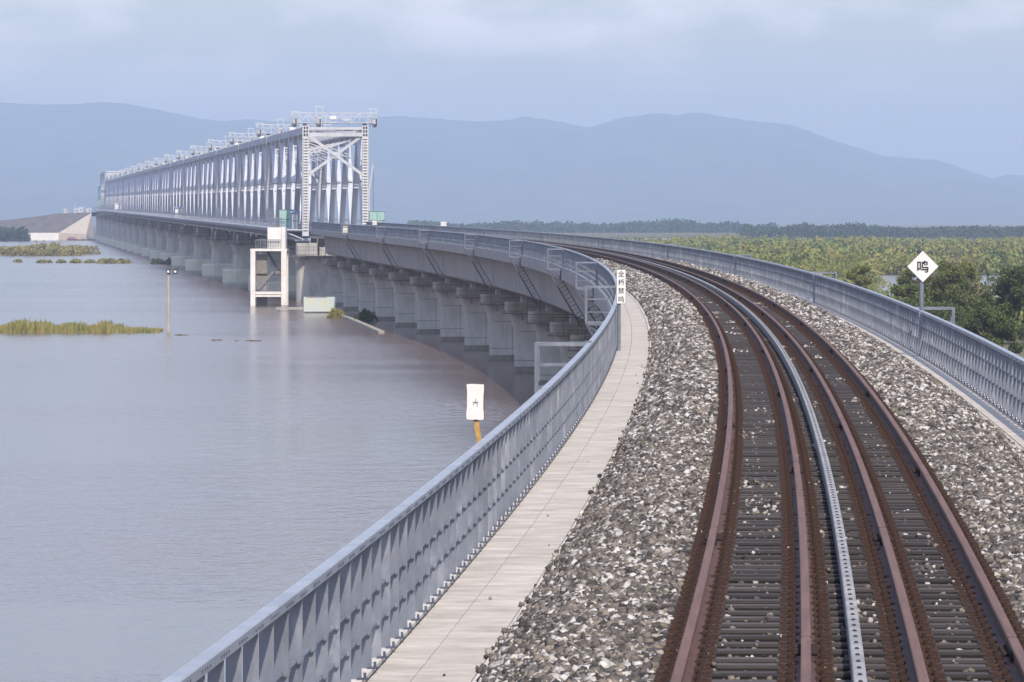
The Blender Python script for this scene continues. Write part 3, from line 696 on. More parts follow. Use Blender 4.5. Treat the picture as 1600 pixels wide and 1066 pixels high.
def make_gantry():
    root = empty('inspection_gantry'); z0, z1 = 14.35, 15.75
    for y in (1.5, 3.2):
        m = MB()
        for z in (z0, z1): m.bar((-6.1, y, z), (5.9, y, z), .10)
        n = 10
        for k in range(n+1):
            x = -6.1+12.0*k/n; m.bar((x, y, z0), (x, y, z1), .05)
            if k < n: m.bar((x, y, z0 if k % 2 else z1), (x+1.2, y, z1 if k % 2 else z0), .04)
        for z in (15.2,): m.bar((-6.1, y, z), (5.9, y, z), .05)
        m.build('lattice_beam', M_wht, root)
    m = MB(); m.box((-.1, 2.35, z0-.05), (12, 1.5, .08)); m.build('floor', M_wht, root)
    for x, h in ((-5.6, 1.6), (-2.2, 2.3), (5.5, 2.0)):
        m = MB()
        m.box((x, 2.3, z0+h*.28-.3), (.55, .9, h*.45)); m.box((x+.1, 1.35, z0+.1), (.5, .3, .55))
        m.bar((x-.45, 2.3, z0-.5), (x-.45, 2.3, z0+h), .09); m.bar((x+.45, 2.3, z0-.5), (x+.45, 2.3, z0+h), .09); m.bar((x-.7, 2.3, z0+h), (x+.7, 2.3, z0+h), .1)
        m.build('hoist', M_wht, root)
    for x in (-5.7, -2.3, 5.6): 
        m = MB(); m.tube((x, 1.3, z0-.35), (x, 1.7, z0-.35), .32, 10); m.bar((x+.2, 1.25, z0-.35), (x+.2, 1.15, z0+.55), .2); m.build('wheel', M_zinc_d, root)
    for x in (-4.2, 4.2): m = MB(); m.box((x, 2.3, z0-.3), (.5, 1.2, .35)); m.build('bogie', M_zinc_d, root)
    m = MB(); m.box((-.3, 1.3, z0+.75), (.9, .3, .45)); m.build('motor_box', M_sign, root)
    m = MB(); m.box((1.6, 1.3, z0+.45), (1.1, .2, .3)); m.build('cable_box', M_wht, root)
    return root
span = make_span(); gan = make_gantry()
def recolor(root, m_):
    for c in TREE.get(root.name, []):
        if c.name.split('.')[0] in ('floor_deck', 'vent'): continue
        c.material_slots[0].link = 'OBJECT'; c.material_slots[0].material = m_
for k in range(18):
    loc = T0+tdir*SPAN*k+Vector((0, 0, G*SPAN*k))
    if k == 17: loc = T0+tdir*(SPAN*16+144)+Vector((0, 0, G*1900))
    s_ = span if k == 0 else copy_tree(span)
    s_.location = loc; s_.rotation_euler = (G, 0, TH)
    if k < 16:
        lab = 'grey steel truss span with the open portal nearest the camera' if k == 0 else 'grey steel truss span, %s from the near portal' % ORD[k]
        tag(s_, lab, 'truss bridge', 'steel truss spans over the river')
    elif k == 16:
        s_.scale = (1.05, 144/108, 1.32); recolor(s_, M_steel); tag(s_, 'taller far truss span rising above the long row near the bank', 'truss bridge', 'steel truss spans over the river')
    else:
        s_.scale = (1, .9, .85); recolor(s_, M_paleg); tag(s_, 'pale green last truss span reaching the far bank', 'truss bridge', 'steel truss spans over the river')
    if k < 16:
        g_ = gan if k == 0 else copy_tree(gan)
        g_.location = loc; g_.rotation_euler = (G, 0, TH)
        tag(g_, ('white lattice inspection gantry on top of the near portal' if k == 0 else 'white lattice inspection gantry on top of the %s truss span' % ORD[k]), 'gantry', 'inspection gantries riding on the truss tops')
# piers under the truss
def make_tpier(foot):
    root = empty('river_pier')
    m = MB(); w0, l0 = 11.2, 3.8
    m.loft([[(x, y, z) for x, y in rrect(w, l, 1.7, 6)] for z, w, l in ((-17, w0, l0), (-6.2, w0-.1, l0), (-5.0, w0+.3, l0+.3), (-4.3, w0+.9, l0+.8))]); m.build('shaft', M_conc2, root)
    for c_, d_ in (((-4.1, 0, -3.4), (2.9, 3.2, 1.75)), ((4.1, 0, -3.4), (2.9, 3.2, 1.75)), ((0, 0.3, -3.7), (4.6, 2.4, 1.15))): m = MB(); m.box(c_, d_); m.build('bearing_block', M_conc, root)
    m = MB()
    for y in (-2.8, 2.8):
        for z in (-3.5, -3.05): m.bar((-6.6, y, z), (6.6, y, z), .05)
        for x in np.arange(-6.6, 6.7, 1.1): m.bar((x, y, -4.4), (x, y, -3.05), .05)
        m.box((0, y-.1*np.sign(y), -4.38), (13.4, 1.0, .1))
    for x in (-6.6, 6.6):
        for z in (-3.5, -3.05): m.bar((x, -2.8, z), (x, 2.8, z), .05)
    m.build('platform_railing', M_zinc_d, root)
    return root
tpr = make_tpier(True)
fb = MB(); hexp = [(-7.4, -2.5), (-5.2, -4.8), (5.2, -4.8), (7.4, -2.5), (7.4, 2.5), (5.2, 4.8), (-5.2, 4.8), (-7.4, 2.5)]
h2 = [(x*.965, y*.95) for x, y in hexp]; fb.prism(hexp, -3, 2.15); fb.prism(hexp, 2.15, 2.45, h2); fmsh = fb.mesh('footing')
for k in range(19):
    dist = SPAN*k if k < 17 else (SPAN*16+144 if k == 17 else SPAN*16+144+97)
    loc = T0+tdir*dist+Vector((0, 0, G*dist))
    p = tpr if k == 0 else copy_tree(tpr)
    p.location = loc; p.rotation_euler = (0, 0, TH)
    lab = 'grey river pier nearest the camera, beside the white stair tower' if k == 0 else ('grey river pier on a pale footing, %s of the row under the truss' % ORD[k] if k < 18 else 'grey river pier farthest away, at the bank embankment')
    tag(p, lab, 'bridge pier', 'piers under the steel truss')
    if k:
        if k == 1: fmsh.materials.append(M_green)
        fo = bpy.data.objects.new('footing', fmsh); COL.objects.link(fo); fo.parent = p; fo.location = (0, 0, WZ-loc.z)
# green mesh booths and small huts on the truss walkways
def tl(x, y, z): return T0+tdir*y+Vector((math.cos(TH)*x, math.sin(TH)*x, G*y+z))
def booth(x, y, w, h, m_, lab, cat='booth', name='mesh_booth', roof=None):
    r_ = empty(name, tl(x, y, ZW-.02), TH); tag(r_, lab, cat)
    m = MB(); t = .06
    for a in (-w/2, 0, w/2):
        for b in (-.7, .7): m.bar((a, b, 0), (a, b, h), t)
    for z in (h*.5, h):
        for b in (-.7, .7): m.bar((-w/2, b, z), (w/2, b, z), t)
    m.build('frame', M_zinc, r_)
    m = MB()
    for b in (-.66, .66): m.box((0, b, h/2), (w-.06, .02, h-.06))
    for a in (-w/2+.03, w/2-.03): m.box((a, 0, h/2), (.02, 1.3, h-.06))
    m.build('panel', m_, r_)
    if roof:
        m = MB(); m.box((0, 0, h+.1), (w+.5, 1.9, .22)); m.build('roof', roof, r_)
    return r_
M_net = mat('green_netting', lin('#a9c9c0'), lin('#93b8ad'), .8, scale=2)
_n = M_net.node_tree; _t = _n.nodes.new('ShaderNodeBsdfTransparent'); _x = _n.nodes.new('ShaderNodeMixShader'); _x.inputs[0].default_value = .3
_n.links.new(_n.nodes['Principled BSDF'].outputs[0], _x.inputs[1]); _n.links.new(_t.outputs[0], _x.inputs[2]); _n.links.new(_x.outputs[0], _n.nodes['Material Output'].inputs['Surface'])
booth(-5.7, 22, 2.3, 2.7, M_net, 'green mesh booth on the walkway left of the near portal')
booth(6.2, 6, 2.2, 2.5, M_net, 'green mesh booth on the walkway right of the near portal')
booth(-5.2, 10, .9, 2.3, M_sign, 'white door hut with blue roof beside the near left portal post', 'hut', 'small_hut', M_blue)
booth(-5.6, 540, 2.0, 2.4, M_sign, 'white hut with blue roof on the walkway midway along the truss', 'hut', 'small_hut', M_blue)
booth(-5.6, 1330, 3.4, 3.2, M_sign, 'small white hut on the walkway toward the far bank', 'hut', 'small_hut', M_sign)
# thin crane behind the portal
c0 = P(579, 352, 1500); r_ = empty('crane', (c0.x, c0.y, WZ)); tag(r_, 'thin slanted crane jib behind the right portal post', 'crane')
m = MB(); a = P(576.5, 300, 1500)-r_.location; b = P(583, 257, 1500)-r_.location; m.bar((a.x, 0, 0), a, .5); m.bar(a, b, .4); m.build('jib', M_wht, r_)
m = MB(); m.bar(b, P(583.5, 345, 1500)-r_.location, .12); m.build('cable', M_black, r_)

# ------------------------------------------------------------------ white stair tower
d = 684.; s = d/F
def tw(px_, py_): return P(px_, py_, d)
r_ = empty('stair_tower', (tw(419.5, 480).x, d, WZ)); tag(r_, 'white concrete stair tower standing in the water beside the truss', 'stair tower')
def B(b, x0, x1, y0, y1, dy0, dy1):
    a = tw(x0, y0)-r_.location; c = tw(x1, y1)-r_.location
    b.box(((a.x+c.x)/2, (dy0+dy1)/2, (a.z+c.z)/2), (abs(c.x-a.x), dy1-dy0, abs(a.z-c.z)))
m = MB(); B(m, 391.5, 399, 389, 500, -.3, .4); B(m, 439.5, 448, 389, 500, -.3, .4); B(m, 391.7, 398.8, 389, 500, 5, 5.6); B(m, 439.7, 447.8, 389, 500, 5, 5.6); m.build('column', M_white, r_)
m = MB(); B(m, 391.2, 448.3, 389, 392.5, -.31, 5.7); B(m, 399, 439.5, 456, 460, -.2, 5.3); B(m, 399, 439.5, 460, 464, -.1, .25); m.build('landing', M_white, r_)
m = MB(); B(m, 418, 439.7, 355.5, 389, .1, 4.6); B(m, 440, 446, 355, 389, -.1, 4.8); m.build('stair_wall', M_white, r_)
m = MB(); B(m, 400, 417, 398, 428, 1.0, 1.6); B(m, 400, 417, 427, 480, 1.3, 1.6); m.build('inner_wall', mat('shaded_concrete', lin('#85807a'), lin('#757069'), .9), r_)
m = MB(); a = tw(400, 456)-r_.location; b = tw(438, 394)-r_.location
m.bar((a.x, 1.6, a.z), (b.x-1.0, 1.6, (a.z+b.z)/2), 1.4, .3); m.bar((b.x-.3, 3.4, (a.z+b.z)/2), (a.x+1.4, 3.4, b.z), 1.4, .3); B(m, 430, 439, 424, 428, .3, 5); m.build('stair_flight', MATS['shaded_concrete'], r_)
m = MB()
def rg(x0, x1, yt, yb, dy):
    a = tw(x0, yt)-r_.location; c = tw(x1, yb)-r_.location
    m.bar((a.x, dy, a.z), (c.x, dy, a.z), .1); m.bar((a.x, dy, c.z), (c.x, dy, c.z), .04); x = a.x
    while x < c.x+.01: m.bar((x, dy, a.z), (x, dy, c.z), .06); x += .22
for a_ in ((399.5, 439, 375, 388.5, -.2), (399.5, 439, 442, 455.5, -.15), (419, 440, 341, 355, .2), (423, 434, 408, 424, 2)):
    m = MB(); rg(*a_); m.build('landing_railing', M_zinc, r_)
# low floating jetty, debris and map board by the pier
a = P(440, 483, 660); r_ = empty('jetty', (a.x, 650, WZ)); tag(r_, 'low pale jetty floating between the stair tower and the map board', 'jetty')
m = MB(); m.box((1.5, 0, .25), (3.4, 1.6, .3)); m.build('float', M_conc, r_)
m = MB()
for x in np.arange(0, 3.2, .4): m.bar((x, -.7, .4), (x, -.7, .62), .05)
m.bar((-.1, -.7, .62), (3.3, -.7, .62), .06); m.build('railing', M_zinc_d, r_)
d = 632.; r_ = empty('map_board', (P(499.5, 488, d).x, d, WZ)); tag(r_, 'faded turquoise and yellow map board standing at the water edge', 'board')
def mapmat():
    m = mat('map_print', lin('#b9c4c2'), lin('#c6c39c'), .7, scale=.9, detail=5, c3=lin('#bcc7bd'), lo=.42, hi=.6); return m
zt_ = P(0, 464, d).z-WZ; zb_ = P(0, 487, d).z-WZ; wd = 50*d/F
m = MB(); m.box((0, 0, (zt_+zb_)/2), (wd, .1, zt_-zb_)); m.build('panel', mapmat(), r_)
m = MB(); [m.box((x, .0, zt_-.07), (.14, .115, .1)) for x in np.arange(-1.6, 1.0, .2)]; m.build('title_marks', M_zinc_d, r_)
for x in (-.4, .4): m = MB(); m.bar((wd*x, .1, -1), (wd*x, .1, zt_), .12); m.build('post', M_zinc_d, r_)
# stone edge running out of the water under the viaduct
m = MB(); pts = [(523, 492), (545, 499), (560, 505), (578, 513), (596, 521)]
def wp(px_, py_, z=0): dd = dw(py_, WZ+z); return Vector(((px_-800)*dd/F, dd, WZ+z))
for (a, b) in zip(pts[:-1], pts[1:]): m.bar(wp(*a), wp(*b), .6, .45)
tag(m.build('stone_edge', M_cap), 'pale stone bank edge surfacing under the viaduct piers', 'bank edge')
# floating driftwood
for i, (px_, py_, w_, lab) in enumerate(((282, 524, 18, 'dark driftwood branch floating right of the floodlight pole'), (340, 532, 14, 'thin driftwood stick floating between the pole and tower reflection'), (385, 533, 32, 'long floating log with a pale end below the stair tower'), (500, 484, 30, 'heap of brown driftwood in front of the map board'))):
    c = wp(px_, py_); m = MB(); r = random.Random(i); s = c.y/F
    for j in range(5 if i < 3 else 22):
        x = (r.random()-.5)*w_*s; l = (.2+.5*r.random())*w_*s*(.8 if i < 3 else .35); an = r.uniform(-.4, .4)
        zz = .05+(0 if i < 3 else r.random()*.6)
        m.tube((x-l/2, r.uniform(-.5, .5), zz-an*l*.15), (x+l/2, r.uniform(-.5, .5), zz+an*l*.3), .05 if i < 3 else .1, 5)
    o = m.build('driftwood', M_trunk); o.location = c; tag(o, lab, 'driftwood', 'driftwood on the water')

# floodlight pole in the river
d = dw(520.); b0 = wp(263, 520); r_ = empty('floodlight_pole', (b0.x, d, WZ)); tag(r_, 'pale concrete pole with two floodlights standing in the river', 'floodlight pole')
h = P(0, 426, d).z-WZ; s = d/F
m = MB(); m.tube((0, 0, -1), (0, 0, h), .17, 10, .13); m.build('pole', mat('pole_concrete', lin('#b5ad9a'), lin('#9c9484'), .9, scale=2), r_)
m = MB(); m.bar((-.15, 0, h-.25), (14*s*1.0, 0, h-.1), .06); m.build('arm', M_zinc_d, r_)
for x in (0.0, 11*s):
    m = MB(); m.box((x, -.1, h+.12), (.42, .35, .42)); l_ = m.build('floodlight', M_black, r_)
    m = MB(); m.box((x, -.29, h+.1), (.24, .03, .22)); g_ = m.build('lens', M_sign, l_)

# ------------------------------------------------------------------ vegetation
def reedbed(name, px0, px1, py, hpx, N, depth, lab, prof=None, m_=M_reed, bushy=0.0):
    d0 = dw(py); Y = d0+rng.random(N)**1.3*depth; pxs = px0+(px1-px0)*rng.random(N)
    X_ = (pxs-800)*d0/F
    pr = np.interp(pxs, [p[0] for p in prof], [p[1] for p in prof]) if prof else np.ones(N)
    pr = pr*(.7+.6*vnoise(pxs/(px1-px0)*34+3, Y*.3, 17))
    H = hpx*d0/F*pr*(.25+.75*rng.random(N)); wv = (.05+.09*rng.random(N))*(d0/524)
    a = rng.random(N)*6.28; lean = rng.normal(size=(N, 2))*.16*H[:, None]
    B0 = np.stack([X_, Y, np.full(N, WZ-.1)], 1); T_ = B0+np.stack([lean[:, 0], lean[:, 1], H], 1); U = np.stack([np.cos(a), np.sin(a)*.3, a*0], 1)*wv[:, None]
    Mid = B0*.45+T_*.55
    V = np.stack([B0-U, B0+U, T_+U*.3, T_-U*.3], 1).reshape(-1, 3)
    val = np.clip(vnoise(pxs/9., Y*.1, 3)*.55+rng.random(N)*.55-.05, 0, 1)
    return tag(link(name, fast_mesh(name, V, 4, [(0, 1, 2, 3)], val), m_), lab, 'reeds', kind='stuff')
reedbed('reeds', -160, 246, 520, 22, 8000, 9, 'yellow green reeds on the near spit left of the floodlight pole', [(-160, .9), (0, .7), (30, 1), (60, .85), (80, .55), (110, .75), (130, .5), (165, .95), (175, .55), (205, .45), (246, .3)])
def shrubstuff(name, blobs, m_, quads, qs, lab, cat, kind='stuff', flat=.8, parent=None, rel=(0, 0, 0)):
    C = []; S = []; Vv = []
    for (x, y, z, rx, rz, tone) in blobs:
        n = max(8, int(quads)); u = rng.normal(size=(n, 3)); u /= np.linalg.norm(u, axis=1)[:, None]; r = (.55+.45*rng.random(n)**.5)
        u[:, 2] = np.abs(u[:, 2])*1.0-.15
        p = u*r[:, None]*np.array([rx, rx, rz])*(.8+.4*vnoise(u[:, 0]*2+x, u[:, 2]*2.5+y, 6))[:, None]+np.array([x, y, z]); C.append(p)
        S.append(qs*(.6+.8*rng.random(n))); Vv.append(np.clip(tone+rng.normal(size=n)*.10+.12*(vnoise(p[:, 0]*1.3, p[:, 2]*1.5, 8)-.5), 0, 1))
    o = quad_cloud(name, np.concatenate(C), np.concatenate(S), np.concatenate(Vv), m_, parent, rel=rel)
    if lab: tag(o, lab, cat, kind=kind)
    return o
# second, farther reed island and tufts
bl = []
for i in range(300):
    px_ = rng.uniform(-150, 110); dd = dw(400)+rng.random()*90; hgt = 2.6+1.3*vnoise(np.array([px_/14.]), np.array([2.]), 5)[0]*1.6+(2.6 if abs(px_-54) < 4 else 0); bl.append(((px_-800)*dw(400)/F, dd, WZ, 2.2, hgt*.85, .35+.5*rng.random()))
shrubstuff('island_bushes', bl, M_reed, 90, .7, 'olive green bushes covering the far river island at left', 'bushes')
for i, (px_, py_, w_, hp, tone, lab) in enumerate(((178, 411.5, 46, 9.5, .55, 'wide olive tuft of bushes standing in the water left of the pale footings'), (137, 411, 12, 7, .5, 'small olive tuft in the water, fourth from the far left'), (118, 411, 11, 8, .5, 'small olive tuft between two tufts in the left water'), (94, 411, 6, 6, .4, 'thin dark tuft left of the two olive tufts'), (68, 411, 15, 6, .4, 'straggly dark tuft below the river island'), (27, 410, 5, 6, .5, 'single small tuft at the far left below the island'))):
    s = dw(py_)/F; c = wp(px_, py_); b_ = [(rng.uniform(-w_/2, w_/2)*s, rng.uniform(0, 6), 0, .9+.3*w_*s*.12, hp*s*(.55+.4*rng.random()), tone+rng.normal()*.1) for _ in range(int(5+w_*.7))]
    o = shrubstuff('water_bush', b_, M_reed, 70, .5, None, None); o.location = c; tag(o, lab, 'bush', 'tufts standing in the water')
for i, (px_, w_, lab) in enumerate(((246, 15, 'dark green bush in the water before the pale footings, left one'), (262.5, 7, 'dark green bush in the water before the pale footings, right one'))):
    c = wp(px_, 413); s = c.y/F; b_ = [(rng.uniform(-w_/2, w_/2)*s, rng.uniform(0, 3), 0, .8, 11*s*(.5+.5*rng.random()), .05+.1*rng.random()) for _ in range(int(w_*1.6))]
    o = shrubstuff('water_bush', b_, M_leafd, 60, .45, None, None); o.location = c; tag(o, lab, 'bush', 'dark bushes by the footings')
for (px_, py_, w_, hp, tone, lab) in ((527, 496, 16, 20, .6, 'loose yellow green shrub on the bank beside the map board'), (571, 502, 20, 27, .1, 'dark green shrub between two viaduct piers')):
    c = wp(px_, py_); s = c.y/F; b_ = [(rng.normal()*w_*s*.28, rng.uniform(-.5, .5), 0, .55, hp*s*(.4+.6*rng.random()), tone) for _ in range(16)]
    o = shrubstuff('bank_shrub', b_, M_leafd if tone < .3 else M_reed, 90, .22, None, None); o.location = c; tag(o, lab, 'shrub')
# floodplain willow scrub, a mass nobody could count
bl = []; N = 0
while N < 6500:
    dd = 480+ (2130-480)*rng.random()**.75; px_ = rng.uniform(840, 1760)
    lo_ = 800+F*(XF(min(dd, 760))+8+ (dd-760)*-.09*(dd > 760)+14)/dd
    if px_ < lo_: continue
    if 632 < dd < 1065 and px_ > 1348+12*math.sin(dd*.03): continue
    v = float(vnoise(np.array([px_*dd/8000/26.]), np.array([dd/70.]), 23)[0]); v2 = float(vnoise(np.array([px_*dd/8000/9.+7]), np.array([dd/22.]), 29)[0])
    if v2 < .27: continue
    big = (.7+.7*v)*(1 if dd > 620 else .8)
    tone = np.clip(.20+.52*v+.28*(v2-.5)+rng.normal()*.08, 0, 1)
    bl.append(((px_-800)*dd/F, dd, WZ, 3.2*big*(.6+.8*rng.random()), (1.9+3.0*rng.random())*big, tone)); N += 1
for _ in range(90):
    dd = rng.uniform(560, 1900); px_ = rng.uniform(900, 1750)
    if 600 < dd < 1100 and px_ > 1330: continue
    if px_ < 800+F*(XF(min(dd, 760))+22-(dd-760)*.09*(dd > 760))/dd: continue
    for _j in range(3): bl.append(((px_-800)*dd/F+rng.normal()*3, dd+rng.normal()*3, WZ, 3+rng.random()*2.5, 3.6+2.6*rng.random(), .02+.12*rng.random()))
near = [b for b in bl if b[1] < 1000]; far = [b for b in bl if b[1] >= 1000]
shrubstuff('willow_scrub', near, M_bush, 190, .42, 'olive and yellow willow scrub covering the floodplain right of the bridge', 'scrub')
shrubstuff('distant_scrub', far, M_bush, 85, .85, 'hazy olive scrub reaching back toward the far wood', 'scrub')
# far wood on the horizon
def wood(name, n, d0, d1, p0, p1, hmin, hmax, lab, qs, quads, tone):
    b_ = []
    for i in range(n):
        dd = rng.uniform(d0, d1); px_ = rng.uniform(p0, p1); v = float(vnoise(np.array([px_/38.]), np.array([dd/300.]), 61)[0]); h_ = hmin+(hmax-hmin)*(v*.8+.2*rng.random())
        b_.append(((px_-800)*dd/F, dd, WZ+.3, 3.2+rng.random()*2.5, h_, tone+.5*rng.random()))
    return shrubstuff(name, b_, M_far, quads, qs, lab, 'wood')
wood('far_wood', 900, 2960, 3150, 1165, 1800, 4.5, 10.0, 'dark blue green belt of trees along the far side at right', 1.6, 60, .1)
wood('farther_wood', 900, 3900, 4300, 640, 1210, 4.5, 12.5, 'paler belt of trees on the horizon behind the viaduct', 2.2, 50, .1)
wood('left_wood', 120, 2560, 2640, -120, 36, 5, 9.5, 'dark trees on the left bank before the embankment', 1.4, 80, .0)

# big trees beside the viaduct at right
def tree(px_, d_, top, w_, tone, lab, seed, m_=M_leafd, bare=0, n=1.0):
    global rng
    rr_ = random.Random(seed); X_ = (px_-800)*d_/F; H = P(0, top, d_).z-WZ; rad = w_*d_/F/2
    root = empty('broadleaf_tree', (X_, d_, WZ)); tag(root, lab, 'tree', 'trees right of the viaduct')
    m = MB(); tips = []
    def limb(p, dr, l, r, lev):
        q = p+dr*l; m.tube(p, q, r, 7, r*.6)
        if lev == 0: tips.append(q); return
        for k in range(3):
            nd = (dr+Vector((rr_.uniform(-1, 1), rr_.uniform(-1, 1), rr_.uniform(-.1, .6)))*.75).normalized(); limb(q, nd, l*.68, r*.58, lev-1)
    limb(Vector((0, 0, -.3)), Vector((0, 0, 1)), H*.32, .22, 3)
    m.build('trunk', M_trunk, root)
    C = []; S = []; V_ = []
    for k in range(int(46*n)):
        a = rr_.random()*6.28; t = rr_.random(); rz = rr_.random()
        e = rad*math.sqrt(rr_.random())*(1-.55*max(0, rz-.45)/.55)
        c = np.array([e*math.cos(a), e*math.sin(a), H*(.12+.80*rz)]); br = rr_.uniform(.55, 1.15)*rad*.27
        c[2] = min(c[2], H-br*.8)
        k_ = 330; u = rng.normal(size=(k_, 3)); u /= np.linalg.norm(u, axis=1)[:, None]; p = c+u*(br*(.45+.6*rng.random(k_)**.6))[:, None]*np.array([1, 1, .75]); C.append(p)
        S.append(.10+.12*rng.random(k_)); V_.append(np.clip(tone+.28*(rr_.random()-.5)+rng.normal(size=k_)*.1, 0, 1))
    quad_cloud('crown', np.concatenate(C), np.concatenate(S)*1.15, np.concatenate(V_), m_, root)
    if bare:
        m = MB()
        for k in range(bare):
            a = Vector((rr_.uniform(-.4, .4)*rad, rr_.uniform(-.5, 0)*rad, H*.72)); p = a
            dr = Vector((rr_.uniform(-.35, .35), 0, 1)).normalized(); 
            for j in range(4):
                q = p+dr*H*.1; m.tube(p, q, .055-.011*j, 5)
                if j: m.tube(p, p+(dr+Vector((rr_.uniform(-.8, .8), 0, .2))).normalized()*H*.13, .022, 4)
                p = q; dr = (dr+Vector((rr_.uniform(-.2, .2), 0, .1))).normalized()
        m.build('bare_twigs', M_trunk, root)
    return root
tree(1588, 470, 413, 112, .22, 'dark green leafy tree at the right edge of the picture', 3, n=1.5)
tree(1478, 505, 398, 100, .42, 'olive tree with bare twigs directly behind the diamond sign', 5, bare=5, n=1.3)
tree(1418, 520, 438, 80, .35, 'lower olive tree left of the diamond sign post', 8)
tree(1340, 560, 412, 62, .50, 'rounded yellowish tree above the railing, left of the water gap', 9, M_leafd)
tree(1440, 540, 404, 84, .45, 'olive tree directly left of and behind the diamond sign', 21, n=1.2)
tree(1506, 530, 402, 84, .5, 'light olive tree right of the diamond sign with ragged top', 22, bare=3, n=1.2)
tree(1518, 545, 452, 70, .3, 'low tree between the sign and the dark tree', 12)
tree(1462, 430, 470, 130, .25, 'low wide tree behind the railing under the diamond sign', 14, n=1.2)
tree(1545, 420, 480, 90, .2, 'low dark tree before the right edge, close to the railing', 16)
tree(1650, 455, 430, 110, .15, 'dark tree just past the right edge of the picture', 18)

# ------------------------------------------------------------------ far bank with its embankment
D = 2690.
def q(px_, py_, d_=D): return P(px_, py_, d_)
m = MB()
# lower pale wall
wA, wB, wC = q(36, 363.8), q(92, 364), q(136, 366)
gz = WZ-1
m.add([(q(-400, 364).x, D, gz), (wB.x, D, gz), (wB.x, D, wB.z), (q(-400, 364).x, D, wB.z), (q(-400, 364).x, D+3, wB.z), (wB.x, D+3, wB.z)], [(0, 1, 2, 3), (3, 2, 5, 4)])
tag(m.build('bank_wall', M_white), 'pale retaining wall along the far waterline under the embankment', 'retaining wall')
m = MB()
top = [(-400, 352), (0, 345), (38, 340.6), (60, 338), (90, 333.6), (143, 331.8)]
V = []
for (a, b) in top: 
    w1 = q(a, b, D+45); V += [(q(min(a-8, 92), 364).x if a < 143 else wB.x, D+3, wB.z), (w1.x, D+45, w1.z), (w1.x, D+400, w1.z)]
Fs = []
for i in range(len(top)-1):
    Fs += [(3*i, 3*i+3, 3*i+4, 3*i+1), (3*i+1, 3*i+4, 3*i+5, 3*i+2)]
m.add(V, Fs)
tag(m.build('embankment', mat('embankment_stone', lin('#4f4a45'), lin('#6c6660'), .95, scale=.25, detail=8)), kind='structure')
m = MB(); t0 = q(143, 332.5, D+45); b1 = q(137, 376); b0_ = q(92, 376)
m.add([(b0_.x, D-.5, gz), (b1.x, D-8, gz), (b1.x, D-8, wC.z), (wB.x, D-.5, wB.z), (t0.x, D+45, t0.z), (t0.x+2, D+40, gz)], [(0, 1, 2, 3), (3, 2, 4), (2, 1, 5, 4)])
tag(m.build('slope_apron', mat('apron_concrete', lin('#c4b8a4'), lin('#b3a793'), .9, scale=.4)), 'cream concrete slope apron beside the farthest truss pier', 'slope apron')
for i, (x0, x1, y0, y1, lab) in enumerate(((116, 122, 326.5, 333, 'small white building on the embankment, middle one'), (122.5, 130.5, 324.5, 333, 'white building with a dark opening on the embankment top'), (135, 143, 326, 332.5, 'white hut nearest the bridge on the embankment'), (100, 106.5, 327, 333.5, 'pale grey hut leftmost on the embankment'))):
    dd = D+60; a = q(x0, y1+1, dd); b = q(x1, y0, dd); r_ = empty('bank_building', ((a.x+b.x)/2, dd, a.z)); tag(r_, lab, 'building', 'small buildings on the far embankment')
    m = MB(); m.box((0, 0, (b.z-a.z)/2), (b.x-a.x, 3, b.z-a.z)); m.build('wall', M_wht, r_)
    m = MB(); m.box((0, 0, b.z-a.z+.1), (b.x-a.x+.3, 3.3, .2)); m.build('roof', M_sign, r_)
    m = MB(); m.box(((b.x-a.x)*.1, -1.5, (b.z-a.z)*.6), (.7, .06, .8)); m.build('window', M_zinc_d, r_)
a = q(117, 333, D+60); m = MB(); m.tube((a.x, a.y, a.z), (a.x, a.y, a.z+6.5), .12, 6); tag(m.build('mast', M_wht), 'thin mast beside the white buildings on the embankment', 'mast')
a = q(27.5, 366, D-25); r_ = empty('green_hut', (a.x, a.y, a.z)); tag(r_, 'pale mint green hut among the trees on the left bank', 'hut')
m = MB(); m.box((0, 0, 1.2), (5.6, 3, 2.4)); m.build('wall', M_mint, r_)
m = MB(); m.box((0, 0, 2.55), (6.1, 3.4, .3)); m.build('roof', mat('pink_roof', lin('#b08f96'), None, .8), r_)
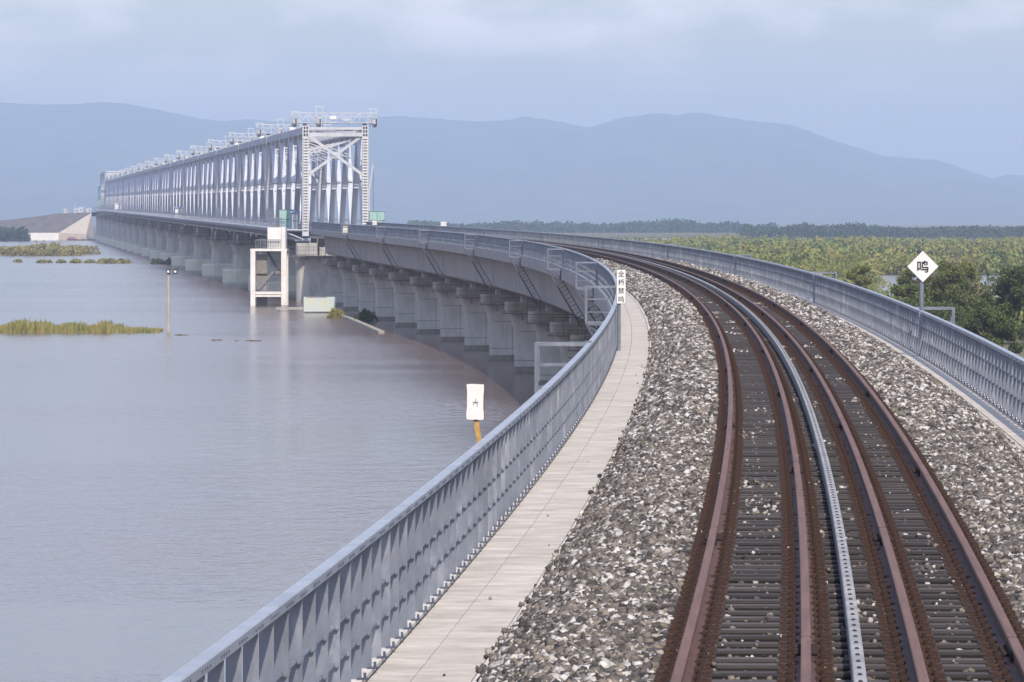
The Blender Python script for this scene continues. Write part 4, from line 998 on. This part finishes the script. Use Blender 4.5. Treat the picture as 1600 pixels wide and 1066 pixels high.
for x in (-1.8, 0, 1.8): m = MB(); m.box((x, -1.52, 1.3), (.8, .06, .8)); m.build('window', M_sign, r_)
c = q(112, 376, D-30); r_ = empty('work_boat', (c.x, c.y, WZ)); tag(r_, 'small dark red work boat moored under the far slope', 'boat')
m = MB(); hp_ = [(-2.6, -.9), (2.2, -.9), (3.0, 0), (2.2, .9), (-2.6, .9)]; m.prism([(x*.9, y*.8) for x, y in hp_], -.2, .9, hp_); m.build('hull', mat('red_hull', lin('#6f3f50'), None, .6), r_)
m = MB(); m.box((-.3, 0, 1.4), (3, 1.2, .9)); m.bar((1.5, 0, .9), (1.5, 0, 2.6), .08); m.build('cabin', mat('mauve_cabin', lin('#8b5f78'), None, .6), r_)
r_ = empty('barge', (c.x+7.2, c.y, WZ)); tag(r_, 'low dark barge with small figures of gear moored right of the red boat', 'barge')
m = MB(); m.prism([(-4.2, -1), (4.4, -1), (4.9, 0), (4.4, 1), (-4.2, 1)], -.2, .55); m.build('hull', M_black, r_)
for x in (-1.2, 1.5, 2.7): m = MB(); m.box((x, 0, .9), (.35, .5, .8)); m.build('crate', M_zinc_d, r_)

# ------------------------------------------------------------------ haze
m = MB(); zt_, zb_ = 380., WZ-1.5
m.add([(x, y, z) for z in (zb_, zt_) for x, y in ((-15500, -1500), (15500, -1500), (15500, 17500), (-15500, 17500))], [(3, 2, 1, 0), (4, 5, 6, 7), (0, 1, 5, 4), (1, 2, 6, 5), (2, 3, 7, 6), (3, 0, 4, 7)])
hz = bpy.data.materials.new('haze_air'); hz.use_nodes = True; n = hz.node_tree; n.nodes.remove(n.nodes['Principled BSDF'])
pv = n.nodes.new('ShaderNodeVolumePrincipled'); pv.inputs['Density'].default_value = HAZE; pv.inputs['Color'].default_value = (.60, .745, .97, 1); pv.inputs['Anisotropy'].default_value = 0
n.links.new(pv.outputs[0], n.nodes['Material Output'].inputs['Volume'])
hb = link('haze', m.mesh('haze'), hz); tag(hb, 'pale blue summer haze over river and hills', 'haze', kind='stuff'); hb.display_type = 'WIRE'
